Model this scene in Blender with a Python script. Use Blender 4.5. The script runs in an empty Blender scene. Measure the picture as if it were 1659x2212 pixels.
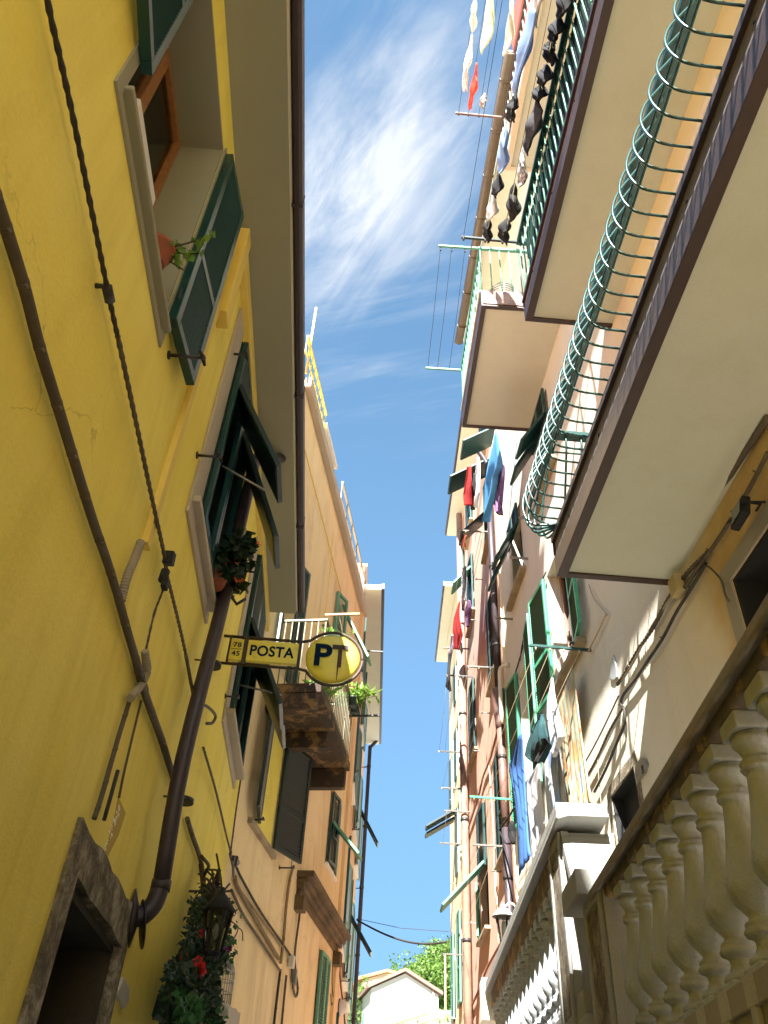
import bpy, bmesh, math, random
from mathutils import Vector, Matrix, Euler
random.seed(7)
SC = bpy.context.scene
COL = SC.collection
R_ = math.radians

# ------------------------------------------------------------------ camera
# world: +Y along the alley, +X to the right, +Z up; metres
FX, CX, CY = 1783.0, 829.5, 1106.0           # measured on the photo at 1659 x 2212
UP = Vector((125, 2086, -FX)).normalized()
FW = Vector((-170, -1514, -FX)); FW = (FW - FW.dot(UP) * UP).normalized()
RT = FW.cross(UP)
CAM = Vector((0, 0, 1.6))
cd = bpy.data.cameras.new('camera'); cam = bpy.data.objects.new('camera', cd); COL.objects.link(cam)
M = Matrix((RT, FW, UP))                      # camera space -> world
cam.matrix_world = Matrix.Translation(CAM) @ M.to_4x4()
cd.sensor_fit = 'VERTICAL'; cd.sensor_height = 36.0; cd.lens = FX / 2212.0 * 36.0
cd.clip_start = 0.05; cd.clip_end = 3000
SC.camera = cam
SC.render.resolution_x = 768; SC.render.resolution_y = 1024

# ------------------------------------------------------------------ sun and sky
SUN_AZ, SUN_EL = 15.0, 43.0                   # the sun stands behind the camera, a little to the left
sd = Vector((math.sin(R_(SUN_AZ)) * math.cos(R_(SUN_EL)), math.cos(R_(SUN_AZ)) * math.cos(R_(SUN_EL)), -math.sin(R_(SUN_EL))))
sl = bpy.data.lights.new('sun', 'SUN'); sl.energy = 3.2; sl.angle = R_(0.5); sl.color = (1.0, 0.965, 0.91)
so = bpy.data.objects.new('sun', sl); COL.objects.link(so); so.rotation_euler = sd.to_track_quat('-Z', 'Y').to_euler()
W = bpy.data.worlds.new('World'); SC.world = W; W.use_nodes = True
nt = W.node_tree; N = nt.nodes; LK = nt.links; N.clear()
out = N.new('ShaderNodeOutputWorld'); bg = N.new('ShaderNodeBackground'); bg.inputs['Strength'].default_value = 0.05
sky = N.new('ShaderNodeTexSky'); sky.sky_type = 'NISHITA'; sky.sun_disc = False
sky.sun_elevation = R_(SUN_EL); sky.sun_rotation = R_(180 + SUN_AZ); sky.air_density = 0.9; sky.dust_density = 0.05; sky.ozone_density = 1.2
tc = N.new('ShaderNodeTexCoord')
sepd = N.new('ShaderNodeSeparateXYZ'); LK.new(tc.outputs['Generated'], sepd.inputs[0])
def wmath(op, a, b=None, clamp=False):
    m = N.new('ShaderNodeMath'); m.operation = op; m.use_clamp = clamp
    for i, v in enumerate((a, b)):
        if v is None: continue
        if isinstance(v, (int, float)): m.inputs[i].default_value = v
        else: LK.new(v, m.inputs[i])
    return m.outputs[0]
zc = wmath('MAXIMUM', sepd.outputs[2], 0.03)
cx_ = wmath('DIVIDE', sepd.outputs[0], zc); cy_ = wmath('DIVIDE', sepd.outputs[1], zc)
comb = N.new('ShaderNodeCombineXYZ'); LK.new(cx_, comb.inputs[0]); LK.new(cy_, comb.inputs[1])
def cloud(scale, rot, sx, sy, lo, hi, detail=8, dist=0.4, off=(0, 0, 0)):
    mp = N.new('ShaderNodeMapping'); mp.vector_type = 'TEXTURE'; mp.inputs['Rotation'].default_value = (0, 0, R_(rot)); mp.inputs['Scale'].default_value = (1 / sx, 1 / sy, 1); mp.inputs['Location'].default_value = off
    LK.new(comb.outputs[0], mp.inputs[0])
    nz = N.new('ShaderNodeTexNoise'); nz.inputs['Scale'].default_value = scale; nz.inputs['Detail'].default_value = detail; nz.inputs['Distortion'].default_value = dist
    nz.inputs['Roughness'].default_value = 0.62
    LK.new(mp.outputs[0], nz.inputs['Vector'])
    mr = N.new('ShaderNodeMapRange'); mr.interpolation_type = 'SMOOTHSTEP'; mr.inputs[1].default_value = lo; mr.inputs[2].default_value = hi
    LK.new(nz.outputs['Fac'], mr.inputs[0]); return mr.outputs[0]
# a broad soft patch of cirrus overhead and thinner streaks farther along the alley
def blob(x0, y0, rx, ry, rot=0):
    mp = N.new('ShaderNodeMapping'); mp.vector_type = 'TEXTURE'; mp.inputs['Location'].default_value = (x0, y0, 0); mp.inputs['Rotation'].default_value = (0, 0, R_(rot)); mp.inputs['Scale'].default_value = (rx, ry, 1)
    LK.new(comb.outputs[0], mp.inputs[0])
    ln = N.new('ShaderNodeVectorMath'); ln.operation = 'LENGTH'; LK.new(mp.outputs[0], ln.inputs[0])
    mr = N.new('ShaderNodeMapRange'); mr.interpolation_type = 'SMOOTHSTEP'; mr.inputs[1].default_value = 1.0; mr.inputs[2].default_value = 0.15
    LK.new(ln.outputs['Value'], mr.inputs[0]); return mr.outputs[0]
c1 = wmath('MULTIPLY', cloud(4.0, 118, 0.8, 1.6, 0.24, 0.66, 6, .5, off=(.3, .1, 0)), blob(-.055, .55, .30, .16, 122))
c1b = wmath('MULTIPLY', cloud(9.0, 122, 0.55, 2.2, 0.34, 0.80, 7, .5, off=(3, 1, 0)), blob(-.02, .52, .36, .22, 122))
c2 = wmath('MULTIPLY', cloud(6.0, 160, 0.4, 2.6, 0.46, 0.85, 6, .3, off=(1, 5, 0)), blob(.0, .78, .40, .28))
cs = wmath('ADD', wmath('MULTIPLY', c1, 0.95), wmath('ADD', wmath('MULTIPLY', c1b, 0.65), wmath('MULTIPLY', c2, 0.45)), clamp=True)
cs = wmath('MULTIPLY', wmath('MINIMUM', cs, 1.0), 0.92)
mixc = N.new('ShaderNodeMix'); mixc.data_type = 'RGBA'; LK.new(cs, mixc.inputs[0]); 
hz = N.new('ShaderNodeMapRange'); hz.interpolation_type = 'SMOOTHSTEP'; hz.inputs[1].default_value = -.05; hz.inputs[2].default_value = .75; LK.new(sepd.outputs[2], hz.inputs[0])
tint = N.new('ShaderNodeMix'); tint.data_type = 'RGBA'; LK.new(hz.outputs[0], tint.inputs[0]); tint.inputs[6].default_value = (.115, .172, .235, 1); tint.inputs[7].default_value = (.67, .82, .76, 1)
skm = N.new('ShaderNodeMix'); skm.data_type = 'RGBA'; skm.blend_type = 'MULTIPLY'; skm.inputs[0].default_value = 1; LK.new(sky.outputs[0], skm.inputs[6]); LK.new(tint.outputs[2], skm.inputs[7]); LK.new(skm.outputs[2], mixc.inputs[6]); mixc.inputs[7].default_value = (2.15, 2.25, 2.4, 1)
LK.new(mixc.outputs[2], bg.inputs[0]); LK.new(bg.outputs[0], out.inputs[0])
SC.view_settings.view_transform = 'Standard'; SC.view_settings.look = 'None'; SC.view_settings.gamma = 1.0
SC.view_settings.exposure = 3.25
SC.render.engine = 'CYCLES'
SC.cycles.max_bounces = 10; SC.cycles.diffuse_bounces = 6; SC.cycles.transparent_max_bounces = 12

# ------------------------------------------------------------------ helpers
def lin(h):
    h = h.lstrip('#'); c = [int(h[i:i + 2], 16) / 255 for i in (0, 2, 4)]
    return tuple((x / 12.92 if x <= 0.04045 else ((x + 0.055) / 1.055) ** 2.4) for x in c)
class Frame:
    """A vertical plane: origin (x, y), heading turned yaw degrees from +Y towards +X; side gives the outward normal."""
    def __init__(f, x, y, yaw, side):
        a = R_(yaw); f.o = Vector((x, y, 0)); f.t = Vector((math.sin(a), math.cos(a), 0)); f.n = Vector((math.cos(a), -math.sin(a), 0)) * side
    def P(f, s, z, off=0): return f.o + f.t * s + f.n * off + Vector((0, 0, z))
    def v(f, ds, dz, do=0): return f.t * ds + f.n * do + Vector((0, 0, dz))
    def px(f, x, y, off=0):
        """where the line of sight of a measured image point meets this wall (in the wall's own s, z)"""
        d = M @ Vector((x - CX, CY - y, -FX)); p0 = f.o + f.n * off
        t = f.n.dot(p0 - CAM) / f.n.dot(d); q = CAM + d * t - f.o
        return q.dot(f.t), q.z
    def at(f, x, y, off=0):
        s, z = f.px(x, y, off); return f.P(s, z, off)
L = Frame(-1, 0, 0, 1); R = Frame(2.3, 0, 0, -1); P = Frame(2.3, 10.66, 2.5, -1)
Q = Frame(-1, 8.1, 11, 1); FL = Frame(.14, 14.1, 3.5, 1); T = Frame(1, 0, 4.66, -1)
def crop(x0, y0, x1, w):
    k = (x1 - x0) / w
    return lambda x, y: ((x0 + x * k) * .54861, (y0 + y * k) * .54861)
k1 = crop(0, 0, 1200, 1659); k2 = crop(0, 1300, 1200, 1659); k3 = crop(0, 2600, 1500, 1659); k4 = crop(1600, 0, 3024, 1659); k5 = crop(1600, 1300, 3024, 1659); k6 = crop(1600, 2600, 3024, 1659)
m1 = crop(750, 2200, 1600, 1659); m2 = crop(850, 3000, 1550, 1500); m3 = crop(1650, 1650, 2300, 1513); m4 = crop(1650, 2500, 2350, 1548); m5 = crop(1300, 3400, 2000, 1659); m6 = crop(1000, 1100, 1600, 1106)
n1 = crop(1900, 3150, 2700, 1659); n2 = crop(2400, 2900, 3024, 1219); n3 = crop(2300, 2200, 3024, 1601); n4 = crop(550, 3300, 1050, 1511); n5 = crop(0, 2900, 650, 1270); n6 = crop(700, 1600, 1250, 1352)

class MB:
    def __init__(s): s.v = []; s.f = []; s.sm = []
    def add(s, vs, fs, smooth=False):
        b = len(s.v); s.v += [Vector(v) for v in vs]; s.f += [tuple(b + i for i in f) for f in fs]; s.sm += [smooth] * len(fs)
    def quad(s, a, b, c, d): s.add([a, b, c, d], [(0, 1, 2, 3)])
    def par(s, o, U, V, W_):
        o = Vector(o); c = [o, o + U, o + U + V, o + V, o + W_, o + U + W_, o + U + V + W_, o + V + W_]
        fs = [(0, 3, 2, 1), (4, 5, 6, 7), (0, 1, 5, 4), (1, 2, 6, 5), (2, 3, 7, 6), (3, 0, 4, 7)]
        if U.cross(V).dot(W_) < 0: fs = [tuple(reversed(f)) for f in fs]
        s.add(c, fs); return s
    def fbox(s, f, s0, s1, z0, z1, o0, o1):
        return s.par(f.P(s0, z0, o0), f.v(s1 - s0, 0), f.v(0, z1 - z0), f.v(0, 0, o1 - o0))
    def tube(s, pts, r, n=8, caps=True, smooth=True):
        pts = [Vector(p) for p in pts]; rs = r if isinstance(r, (list, tuple)) else [r] * len(pts)
        rings = []; ref = None
        for i, p in enumerate(pts):
            a = pts[max(i - 1, 0)]; b = pts[min(i + 1, len(pts) - 1)]; d = (b - a)
            if d.length < 1e-9: d = Vector((0, 0, 1))
            d.normalize()
            if ref is None: ref = Vector((0, 0, 1)) if abs(d.z) < .9 else Vector((1, 0, 0))
            u = (ref - ref.dot(d) * d)
            if u.length < 1e-4: u = d.orthogonal()
            u.normalize(); w = d.cross(u); ref = u
            rings.append([p + (u * math.cos(2 * math.pi * k / n) + w * math.sin(2 * math.pi * k / n)) * rs[i] for k in range(n)])
        vs = [v for rg in rings for v in rg]; fs = []
        for i in range(len(pts) - 1):
            for k in range(n):
                fs.append((i * n + k, i * n + (k + 1) % n, (i + 1) * n + (k + 1) % n, (i + 1) * n + k))
        s.add(vs, fs, smooth)
        if caps:
            b = len(s.v) - len(vs)
            s.f.append(tuple(b + k for k in reversed(range(n)))); s.sm.append(False)
            s.f.append(tuple(b + (len(pts) - 1) * n + k for k in range(n))); s.sm.append(False)
        return s
    def lathe(s, c, prof, n=20, ax=None, smooth=True):
        c = Vector(c); ax = Vector((0, 0, 1)) if ax is None else ax.normalized()
        u = ax.orthogonal().normalized() if abs(ax.z) < .999 else Vector((1, 0, 0)); w = ax.cross(u); vs = []; fs = []
        for (r, z) in prof:
            vs += [c + ax * z + (u * math.cos(2 * math.pi * k / n) + w * math.sin(2 * math.pi * k / n)) * r for k in range(n)]
        for i in range(len(prof) - 1):
            for k in range(n): fs.append((i * n + k, i * n + (k + 1) % n, (i + 1) * n + (k + 1) % n, (i + 1) * n + k))
        fs2 = [tuple(reversed(range(n))), tuple((len(prof) - 1) * n + k for k in range(n))]
        s.add(vs, fs, smooth); b = len(s.v) - len(vs)
        for f in fs2: s.f.append(tuple(b + i for i in f)); s.sm.append(False)
        return s
    def prism(s, pts, ext):
        n = len(pts); pts = [Vector(p) for p in pts]; vs = pts + [p + ext for p in pts]
        fs = [tuple(reversed(range(n))), tuple(n + i for i in range(n))] + [(i, (i + 1) % n, n + (i + 1) % n, n + i) for i in range(n)]
        nn = Vector((0, 0, 0))
        for i in range(n): nn += pts[i].cross(pts[(i + 1) % n])
        if nn.dot(ext) < 0: fs = [tuple(reversed(f)) for f in fs]
        s.add(vs, fs); return s
    def build(s, name, mat, parent=None, bevel=0, solid=0):
        me = bpy.data.meshes.new(name); me.from_pydata([tuple(v) for v in s.v], [], s.f); me.update()
        me.polygons.foreach_set('use_smooth', s.sm); me.materials.append(mat)
        o = bpy.data.objects.new(name, me); COL.objects.link(o)
        if parent is not None:
            # keep the mesh in world coordinates under a parent that stands elsewhere
            o.parent = parent; o.matrix_parent_inverse = WM[parent.name].inverted() if parent.name in WM else Matrix.Identity(4)
        WM[o.name] = Matrix.Identity(4)
        if solid:
            m = o.modifiers.new('thick', 'SOLIDIFY'); m.thickness = solid; m.offset = 0
        if bevel:
            m = o.modifiers.new('edge', 'BEVEL'); m.width = bevel; m.segments = 2; m.limit_method = 'ANGLE'; m.angle_limit = R_(35); m.harden_normals = False
        return o
WM = {}
def thing(name, label, cat, loc, group=None):
    o = bpy.data.objects.new(name, None); COL.objects.link(o); o.location = loc; o.empty_display_size = .1
    WM[o.name] = Matrix.Translation(Vector(loc)); tag(o, label, cat, group); return o
def tag(o, label=None, cat=None, group=None, kind=None):
    if label: o['label'] = label
    if cat: o['category'] = cat
    if group: o['group'] = group
    if kind: o['kind'] = kind
    return o

# ------------------------------------------------------------------ materials
def newmat(name):
    m = bpy.data.materials.new(name); m.use_nodes = True; return m, m.node_tree.nodes, m.node_tree.links, m.node_tree.nodes['Principled BSDF']
def nz(Nn, Lk, vec, scale, detail=6, rough=.6, dist=0):
    n = Nn.new('ShaderNodeTexNoise'); n.inputs['Scale'].default_value = scale; n.inputs['Detail'].default_value = detail; n.inputs['Roughness'].default_value = rough; n.inputs['Distortion'].default_value = dist
    Lk.new(vec, n.inputs['Vector']); return n.outputs['Fac']
def ramp(Nn, Lk, fac, lo, hi, smooth=True):
    r = Nn.new('ShaderNodeMapRange'); r.inputs[1].default_value = lo; r.inputs[2].default_value = hi
    if smooth: r.interpolation_type = 'SMOOTHSTEP'
    Lk.new(fac, r.inputs[0]); return r.outputs[0]
def mixc_(Nn, Lk, fac, a, b):
    m = Nn.new('ShaderNodeMix'); m.data_type = 'RGBA'
    if isinstance(fac, (int, float)): m.inputs[0].default_value = fac
    else: Lk.new(fac, m.inputs[0])
    for i, c in ((6, a), (7, b)):
        if isinstance(c, tuple): m.inputs[i].default_value = (*c[:3], 1)
        else: Lk.new(c, m.inputs[i])
    return m.outputs[2]
def mul(Nn, Lk, a, k):
    m = Nn.new('ShaderNodeMath'); m.operation = 'MULTIPLY'; Lk.new(a, m.inputs[0])
    if isinstance(k, (int, float)): m.inputs[1].default_value = k
    else: Lk.new(k, m.inputs[1])
    return m.outputs[0]
def pos(Nn, Lk, sx=1, sy=1, sz=1, loc=(0, 0, 0)):
    g = Nn.new('ShaderNodeTexCoord'); mp = Nn.new('ShaderNodeMapping'); mp.inputs['Scale'].default_value = (sx, sy, sz); mp.inputs['Location'].default_value = loc
    Lk.new(g.outputs['Object'], mp.inputs[0]); return mp.outputs[0]
def bump(Nn, Lk, bs, h, st, dist=.01):
    b = Nn.new('ShaderNodeBump'); b.inputs['Strength'].default_value = st; b.inputs['Distance'].default_value = dist; Lk.new(h, b.inputs['Height']); Lk.new(b.outputs[0], bs.inputs['Normal'])
def plaster(name, base, dark, light, streak=.35, patch=.5, bst=.35, stain=None, stainamt=0.0, stsc=1.3, crack=0):
    m, Nn, Lk, bs = newmat(name)
    v = pos(Nn, Lk); vs = pos(Nn, Lk, 1.6, 1.6, .22)
    a = ramp(Nn, Lk, nz(Nn, Lk, v, .9, 8, .62), .32, .72)
    c = mixc_(Nn, Lk, mul(Nn, Lk, a, patch), base, light)
    st = ramp(Nn, Lk, nz(Nn, Lk, vs, 2.2, 8, .65, .3), .45, .78)
    c = mixc_(Nn, Lk, mul(Nn, Lk, st, streak), c, dark)
    fine = ramp(Nn, Lk, nz(Nn, Lk, v, 60, 3, .7), .35, .75)
    c = mixc_(Nn, Lk, mul(Nn, Lk, fine, .16), c, dark)
    sm = ramp(Nn, Lk, nz(Nn, Lk, v, 5.5, 9, .72), .60, .80)
    c = mixc_(Nn, Lk, mul(Nn, Lk, sm, .30), c, dark)
    if stain:
        g = ramp(Nn, Lk, nz(Nn, Lk, pos(Nn, Lk, .9, .9, .35 if stsc < 2 else .9, (3, 7, 1)), stsc, 10, .7, .6), .50, .60 if stsc > 2 else .68)
        c = mixc_(Nn, Lk, mul(Nn, Lk, g, stainamt), c, stain)
    if crack:
        wob = Nn.new('ShaderNodeTexNoise'); wob.inputs['Scale'].default_value = 3; wob.inputs['Detail'].default_value = 5; Lk.new(v, wob.inputs['Vector'])
        wm = Nn.new('ShaderNodeVectorMath'); wm.operation = 'MULTIPLY_ADD'; Lk.new(wob.outputs['Color'], wm.inputs[0]); wm.inputs[1].default_value = (.5, .5, .5); Lk.new(v, wm.inputs[2])
        vo = Nn.new('ShaderNodeTexVoronoi'); vo.feature = 'DISTANCE_TO_EDGE'; vo.inputs['Scale'].default_value = .9; Lk.new(wm.outputs[0], vo.inputs['Vector'])
        ln_ = ramp(Nn, Lk, vo.outputs['Distance'], .0045, .001); mk = ramp(Nn, Lk, nz(Nn, Lk, pos(Nn, Lk, 1, 1, 1, (9, 2, 4)), .9, 4, .6), .50, .62)
        c = mixc_(Nn, Lk, mul(Nn, Lk, mul(Nn, Lk, ln_, mk), crack), c, tuple(x * .35 for x in dark))
    Lk.new(c, bs.inputs['Base Color']); bs.inputs['Roughness'].default_value = .9
    hgt = nz(Nn, Lk, v, 38, 8, .7); h2 = nz(Nn, Lk, v, 2.2, 4, .5)
    ad = Nn.new('ShaderNodeMath'); ad.operation = 'MULTIPLY_ADD'; Lk.new(h2, ad.inputs[0]); ad.inputs[1].default_value = 3.0; Lk.new(hgt, ad.inputs[2])
    bump(Nn, Lk, bs, ad.outputs[0], bst, .012)
    return m
def paint(name, base, rough=.4, var=.25, dark=None, metal=0, bst=.1, scale=14, chips=None, chipamt=0):
    m, Nn, Lk, bs = newmat(name); v = pos(Nn, Lk)
    dark = dark or tuple(x * .6 for x in base)
    a = ramp(Nn, Lk, nz(Nn, Lk, v, scale, 8, .65), .35, .75)
    c = mixc_(Nn, Lk, mul(Nn, Lk, a, var), base, dark)
    if chips:
        g = ramp(Nn, Lk, nz(Nn, Lk, v, scale * 2.2, 8, .7), .60, .64); c = mixc_(Nn, Lk, mul(Nn, Lk, g, chipamt), c, chips)
    Lk.new(c, bs.inputs['Base Color']); bs.inputs['Roughness'].default_value = rough; bs.inputs['Metallic'].default_value = metal
    bump(Nn, Lk, bs, nz(Nn, Lk, v, scale * 3, 6, .7), bst, .004); return m
def cloth_m(name, cols, scale=8, rough=.9, sx=1, sz=1, trans=.25):
    m, Nn, Lk, bs = newmat(name); v = pos(Nn, Lk, sx, sx, sz)
    f = nz(Nn, Lk, v, scale, 3, .5, .4); cr = Nn.new('ShaderNodeValToRGB'); Lk.new(f, cr.inputs[0]); el = cr.color_ramp.elements
    n = len(cols)
    if n == 1: el[0].color = el[1].color = (*cols[0], 1)
    else:
        el[0].position = .30; el[0].color = (*cols[0], 1); el[1].position = .70; el[1].color = (*cols[-1], 1)
        for i, c in enumerate(cols[1:-1]): e = el.new(.30 + .40 * (i + 1) / (n - 1)); e.color = (*c, 1)
    tr = Nn.new('ShaderNodeBsdfTranslucent'); mx = Nn.new('ShaderNodeMixShader'); mx.inputs[0].default_value = trans
    Lk.new(cr.outputs[0], bs.inputs['Base Color']); Lk.new(cr.outputs[0], tr.inputs[0]); bs.inputs['Roughness'].default_value = rough
    Lk.new(bs.outputs[0], mx.inputs[1]); Lk.new(tr.outputs[0], mx.inputs[2]); Lk.new(mx.outputs[0], Nn['Material Output'].inputs[0])
    bump(Nn, Lk, bs, nz(Nn, Lk, pos(Nn, Lk), 25, 4, .6), .3, .01); return m
def leaf_m(name, a, b, trans=.35):
    m, Nn, Lk, bs = newmat(name); g = Nn.new('ShaderNodeNewGeometry')
    c = mixc_(Nn, Lk, g.outputs['Random Per Island'], a, b); tr = Nn.new('ShaderNodeBsdfTranslucent'); mx = Nn.new('ShaderNodeMixShader'); mx.inputs[0].default_value = trans
    Lk.new(c, bs.inputs['Base Color']); Lk.new(c, tr.inputs[0]); bs.inputs['Roughness'].default_value = .55
    Lk.new(bs.outputs[0], mx.inputs[1]); Lk.new(tr.outputs[0], mx.inputs[2]); Lk.new(mx.outputs[0], Nn['Material Output'].inputs[0]); return m

Y_PL = plaster('yellow_plaster', (.86, .70, .11), (.68, .53, .07), (.88, .76, .19), .50, .8, .5, crack=.35, stain=(.66, .51, .07), stainamt=.45)  # stain noise: grime plus soft shading bands painted into the colour
Y_TRIM = plaster('yellow_trim', (.74, .55, .12), (.58, .40, .08), (.78, .60, .18), .2, .3, .15)
O_PL = plaster('orange_plaster', (.86, .66, .35), (.60, .42, .20), (.88, .72, .45), .50, .7, .4, crack=.5, stain=(.30, .18, .08), stainamt=.30)
PK_PL = plaster('salmon_plaster', (.62, .40, .29), (.51, .32, .225), (.67, .46, .35), .25, .5, .25)
FLPK = plaster('peach_plaster', (.72, .42, .25), (.55, .30, .18), (.78, .50, .32), .3, .5, .25)
FY_PL = plaster('straw_plaster', (.80, .66, .40), (.66, .50, .28), (.84, .72, .48), .25, .5, .25)
CR_PL = plaster('cream_plaster', (.64, .59, .48), (.51, .44, .32), (.69, .65, .56), .35, .6, .3, crack=.4)
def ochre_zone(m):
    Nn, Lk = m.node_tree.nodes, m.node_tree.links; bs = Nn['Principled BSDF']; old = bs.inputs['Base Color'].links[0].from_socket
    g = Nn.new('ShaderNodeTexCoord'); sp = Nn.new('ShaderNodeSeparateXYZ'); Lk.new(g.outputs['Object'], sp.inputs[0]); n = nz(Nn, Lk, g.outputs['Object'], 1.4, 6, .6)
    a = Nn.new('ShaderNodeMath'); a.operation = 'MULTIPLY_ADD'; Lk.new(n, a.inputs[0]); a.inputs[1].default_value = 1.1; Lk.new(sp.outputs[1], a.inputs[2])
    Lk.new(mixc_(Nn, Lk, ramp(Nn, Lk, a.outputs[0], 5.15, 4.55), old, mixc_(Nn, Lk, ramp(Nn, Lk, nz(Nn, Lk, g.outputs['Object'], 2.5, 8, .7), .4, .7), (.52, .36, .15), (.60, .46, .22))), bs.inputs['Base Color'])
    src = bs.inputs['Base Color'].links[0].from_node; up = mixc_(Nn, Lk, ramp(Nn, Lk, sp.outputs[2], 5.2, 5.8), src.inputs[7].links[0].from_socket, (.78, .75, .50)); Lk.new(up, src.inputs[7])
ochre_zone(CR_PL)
WH_PL = plaster('white_plaster', (.82, .78, .68), (.66, .60, .48), (.85, .82, .76), .2, .3, .15)
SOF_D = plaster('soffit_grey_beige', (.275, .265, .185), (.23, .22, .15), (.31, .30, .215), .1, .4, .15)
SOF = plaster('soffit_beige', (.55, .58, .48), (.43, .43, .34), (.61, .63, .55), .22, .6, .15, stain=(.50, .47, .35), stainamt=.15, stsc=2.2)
GRY_PL = plaster('grey_surround', (.44, .38, .30), (.30, .25, .19), (.52, .46, .37), .3, .5, .4)
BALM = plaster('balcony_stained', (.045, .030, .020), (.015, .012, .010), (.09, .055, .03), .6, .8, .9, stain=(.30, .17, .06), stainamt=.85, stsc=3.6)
STONE = plaster('cast_stone', (.41, .45, .48), (.23, .25, .265), (.49, .53, .565), .40, .7, .9, stain=(.16, .15, .12), stainamt=.30, stsc=5)
STONE_L = plaster('light_stone', (.29, .29, .27), (.18, .18, .16), (.37, .37, .35), .3, .5, .5)
def granite(name, a, b_, c_, sc_=9):
    m, Nn, Lk, bs = newmat(name); v = pos(Nn, Lk); f = nz(Nn, Lk, v, sc_, 9, .75, .4); g_ = nz(Nn, Lk, v, sc_ * 9, 4, .7); cr = Nn.new('ShaderNodeValToRGB'); Lk.new(f, cr.inputs[0]); el = cr.color_ramp.elements
    el[0].position = .36; el[0].color = (*a, 1); el[1].position = .66; el[1].color = (*c_, 1); e = el.new(.5); e.color = (*b_, 1)
    Lk.new(mixc_(Nn, Lk, mul(Nn, Lk, ramp(Nn, Lk, g_, .48, .66), .4), cr.outputs[0], a), bs.inputs['Base Color']); bs.inputs['Roughness'].default_value = .92; bump(Nn, Lk, bs, f, 1.0, .03); return m
GRANITE = granite('rough_granite', (.045, .034, .02), (.19, .155, .10), (.50, .44, .33), 6)
TAUPE = plaster('taupe_paint', (.30, .28, .24), (.22, .20, .17), (.36, .34, .30), .2, .4, .3)
GREEN = paint('green_paint', (.008, .052, .047), .34, .45, (.005, .03, .03))
OLIVE = paint('olive_slats', (.018, .05, .022), .6, .4)
GREEN2 = paint('green_paint_bright', (.045, .34, .18), .4, .35, (.02, .13, .08))
GREEN3 = paint('green_paint_faded', (.10, .30, .20), .5, .4, (.05, .17, .12))
BLKG = paint('black_green', (.012, .03, .028), .4, .3)
IRON = paint('dark_iron', (.022, .018, .018), .5, .4)
BROWN = paint('brown_metal', (.040, .028, .034), .5, .5, (.022, .015, .019), bst=.12)
BROWN2 = paint('brown_frame', (.050, .028, .023), .45, .6, (.03, .016, .014), scale=6)
BRSTAIN = paint('stained_brown_pipe', (.20, .11, .085), .5, .8, (.05, .028, .03), scale=3)
GUTT = paint('copper_gutter', (.10, .065, .035), .45, .5, (.05, .03, .015))
CREAMM = paint('cream_metal', (.68, .60, .45), .5, .2)
CONC = plaster('weathered_sill', (.33, .25, .15), (.08, .055, .03), (.45, .36, .24), .7, .8, .8)
TERR = paint('terracotta', (.30, .085, .04), .8, .4)
WOOD = paint('orange_wood', (.36, .15, .045), .5, .6, (.16, .06, .02), scale=20)
WOODL = paint('pale_wood', (.52, .34, .16), .7, .4)
CABLE = paint('grey_cable', (.10, .08, .055), .75, .5, (.05, .035, .02))
CABLEL = paint('ribbed_conduit', (.30, .26, .19), .7, .3)
CABLED = paint('dark_cable', (.03, .026, .022), .7, .4)
PIPEB = plaster('plastered_pipe', (.26, .19, .10), (.12, .08, .04), (.33, .25, .14), .6, .7, .6)
WHITEP = paint('white_plastic', (.62, .59, .52), .45, .2)
STEEL = paint('grey_steel', (.25, .24, .22), .45, .3, metal=.3)
ROPE = paint('rope', (.55, .45, .28), .9, .3)
BLACK = paint('black_matt', (.008, .008, .008), .8, .2)
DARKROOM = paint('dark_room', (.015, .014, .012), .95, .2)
SLATL = paint('light_alu', (.42, .47, .50), .30, .2, metal=.2)
LEAF = leaf_m('leaf_dark', (.008, .026, .009), (.022, .055, .016), .2); LEAFB = leaf_m('leaf_bright', (.10, .22, .03), (.22, .34, .05), .45)
LEAFH = leaf_m('leaf_hill', (.055, .12, .015), (.13, .22, .03), .35)
STEM = paint('stem', (.06, .04, .02), .85, .4)
REDF = paint('red_petal', (.55, .02, .02), .6, .3); ORGF = paint('orange_petal', (.75, .10, .02), .6, .3); PURF = paint('purple_petal', (.18, .02, .12), .6, .3)
ROOFT = paint('roof_tile', (.42, .17, .09), .85, .5, scale=5)
ASPH = plaster('paving', (.56, .55, .52), (.42, .41, .385), (.62, .61, .58), .2, .6, .6)
def glass_m():
    m, Nn, Lk, bs = newmat('window_glass'); tr = Nn.new('ShaderNodeBsdfTransparent'); tr.inputs[0].default_value = (.75, .8, .78, 1); gl = Nn.new('ShaderNodeBsdfGlossy'); gl.inputs['Roughness'].default_value = .02
    fr = Nn.new('ShaderNodeFresnel'); fr.inputs[0].default_value = 1.5; mx = Nn.new('ShaderNodeMixShader'); Lk.new(fr.outputs[0], mx.inputs[0]); Lk.new(tr.outputs[0], mx.inputs[1]); Lk.new(gl.outputs[0], mx.inputs[2])
    Lk.new(mx.outputs[0], Nn['Material Output'].inputs[0]); return m
GLASS = glass_m()

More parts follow.
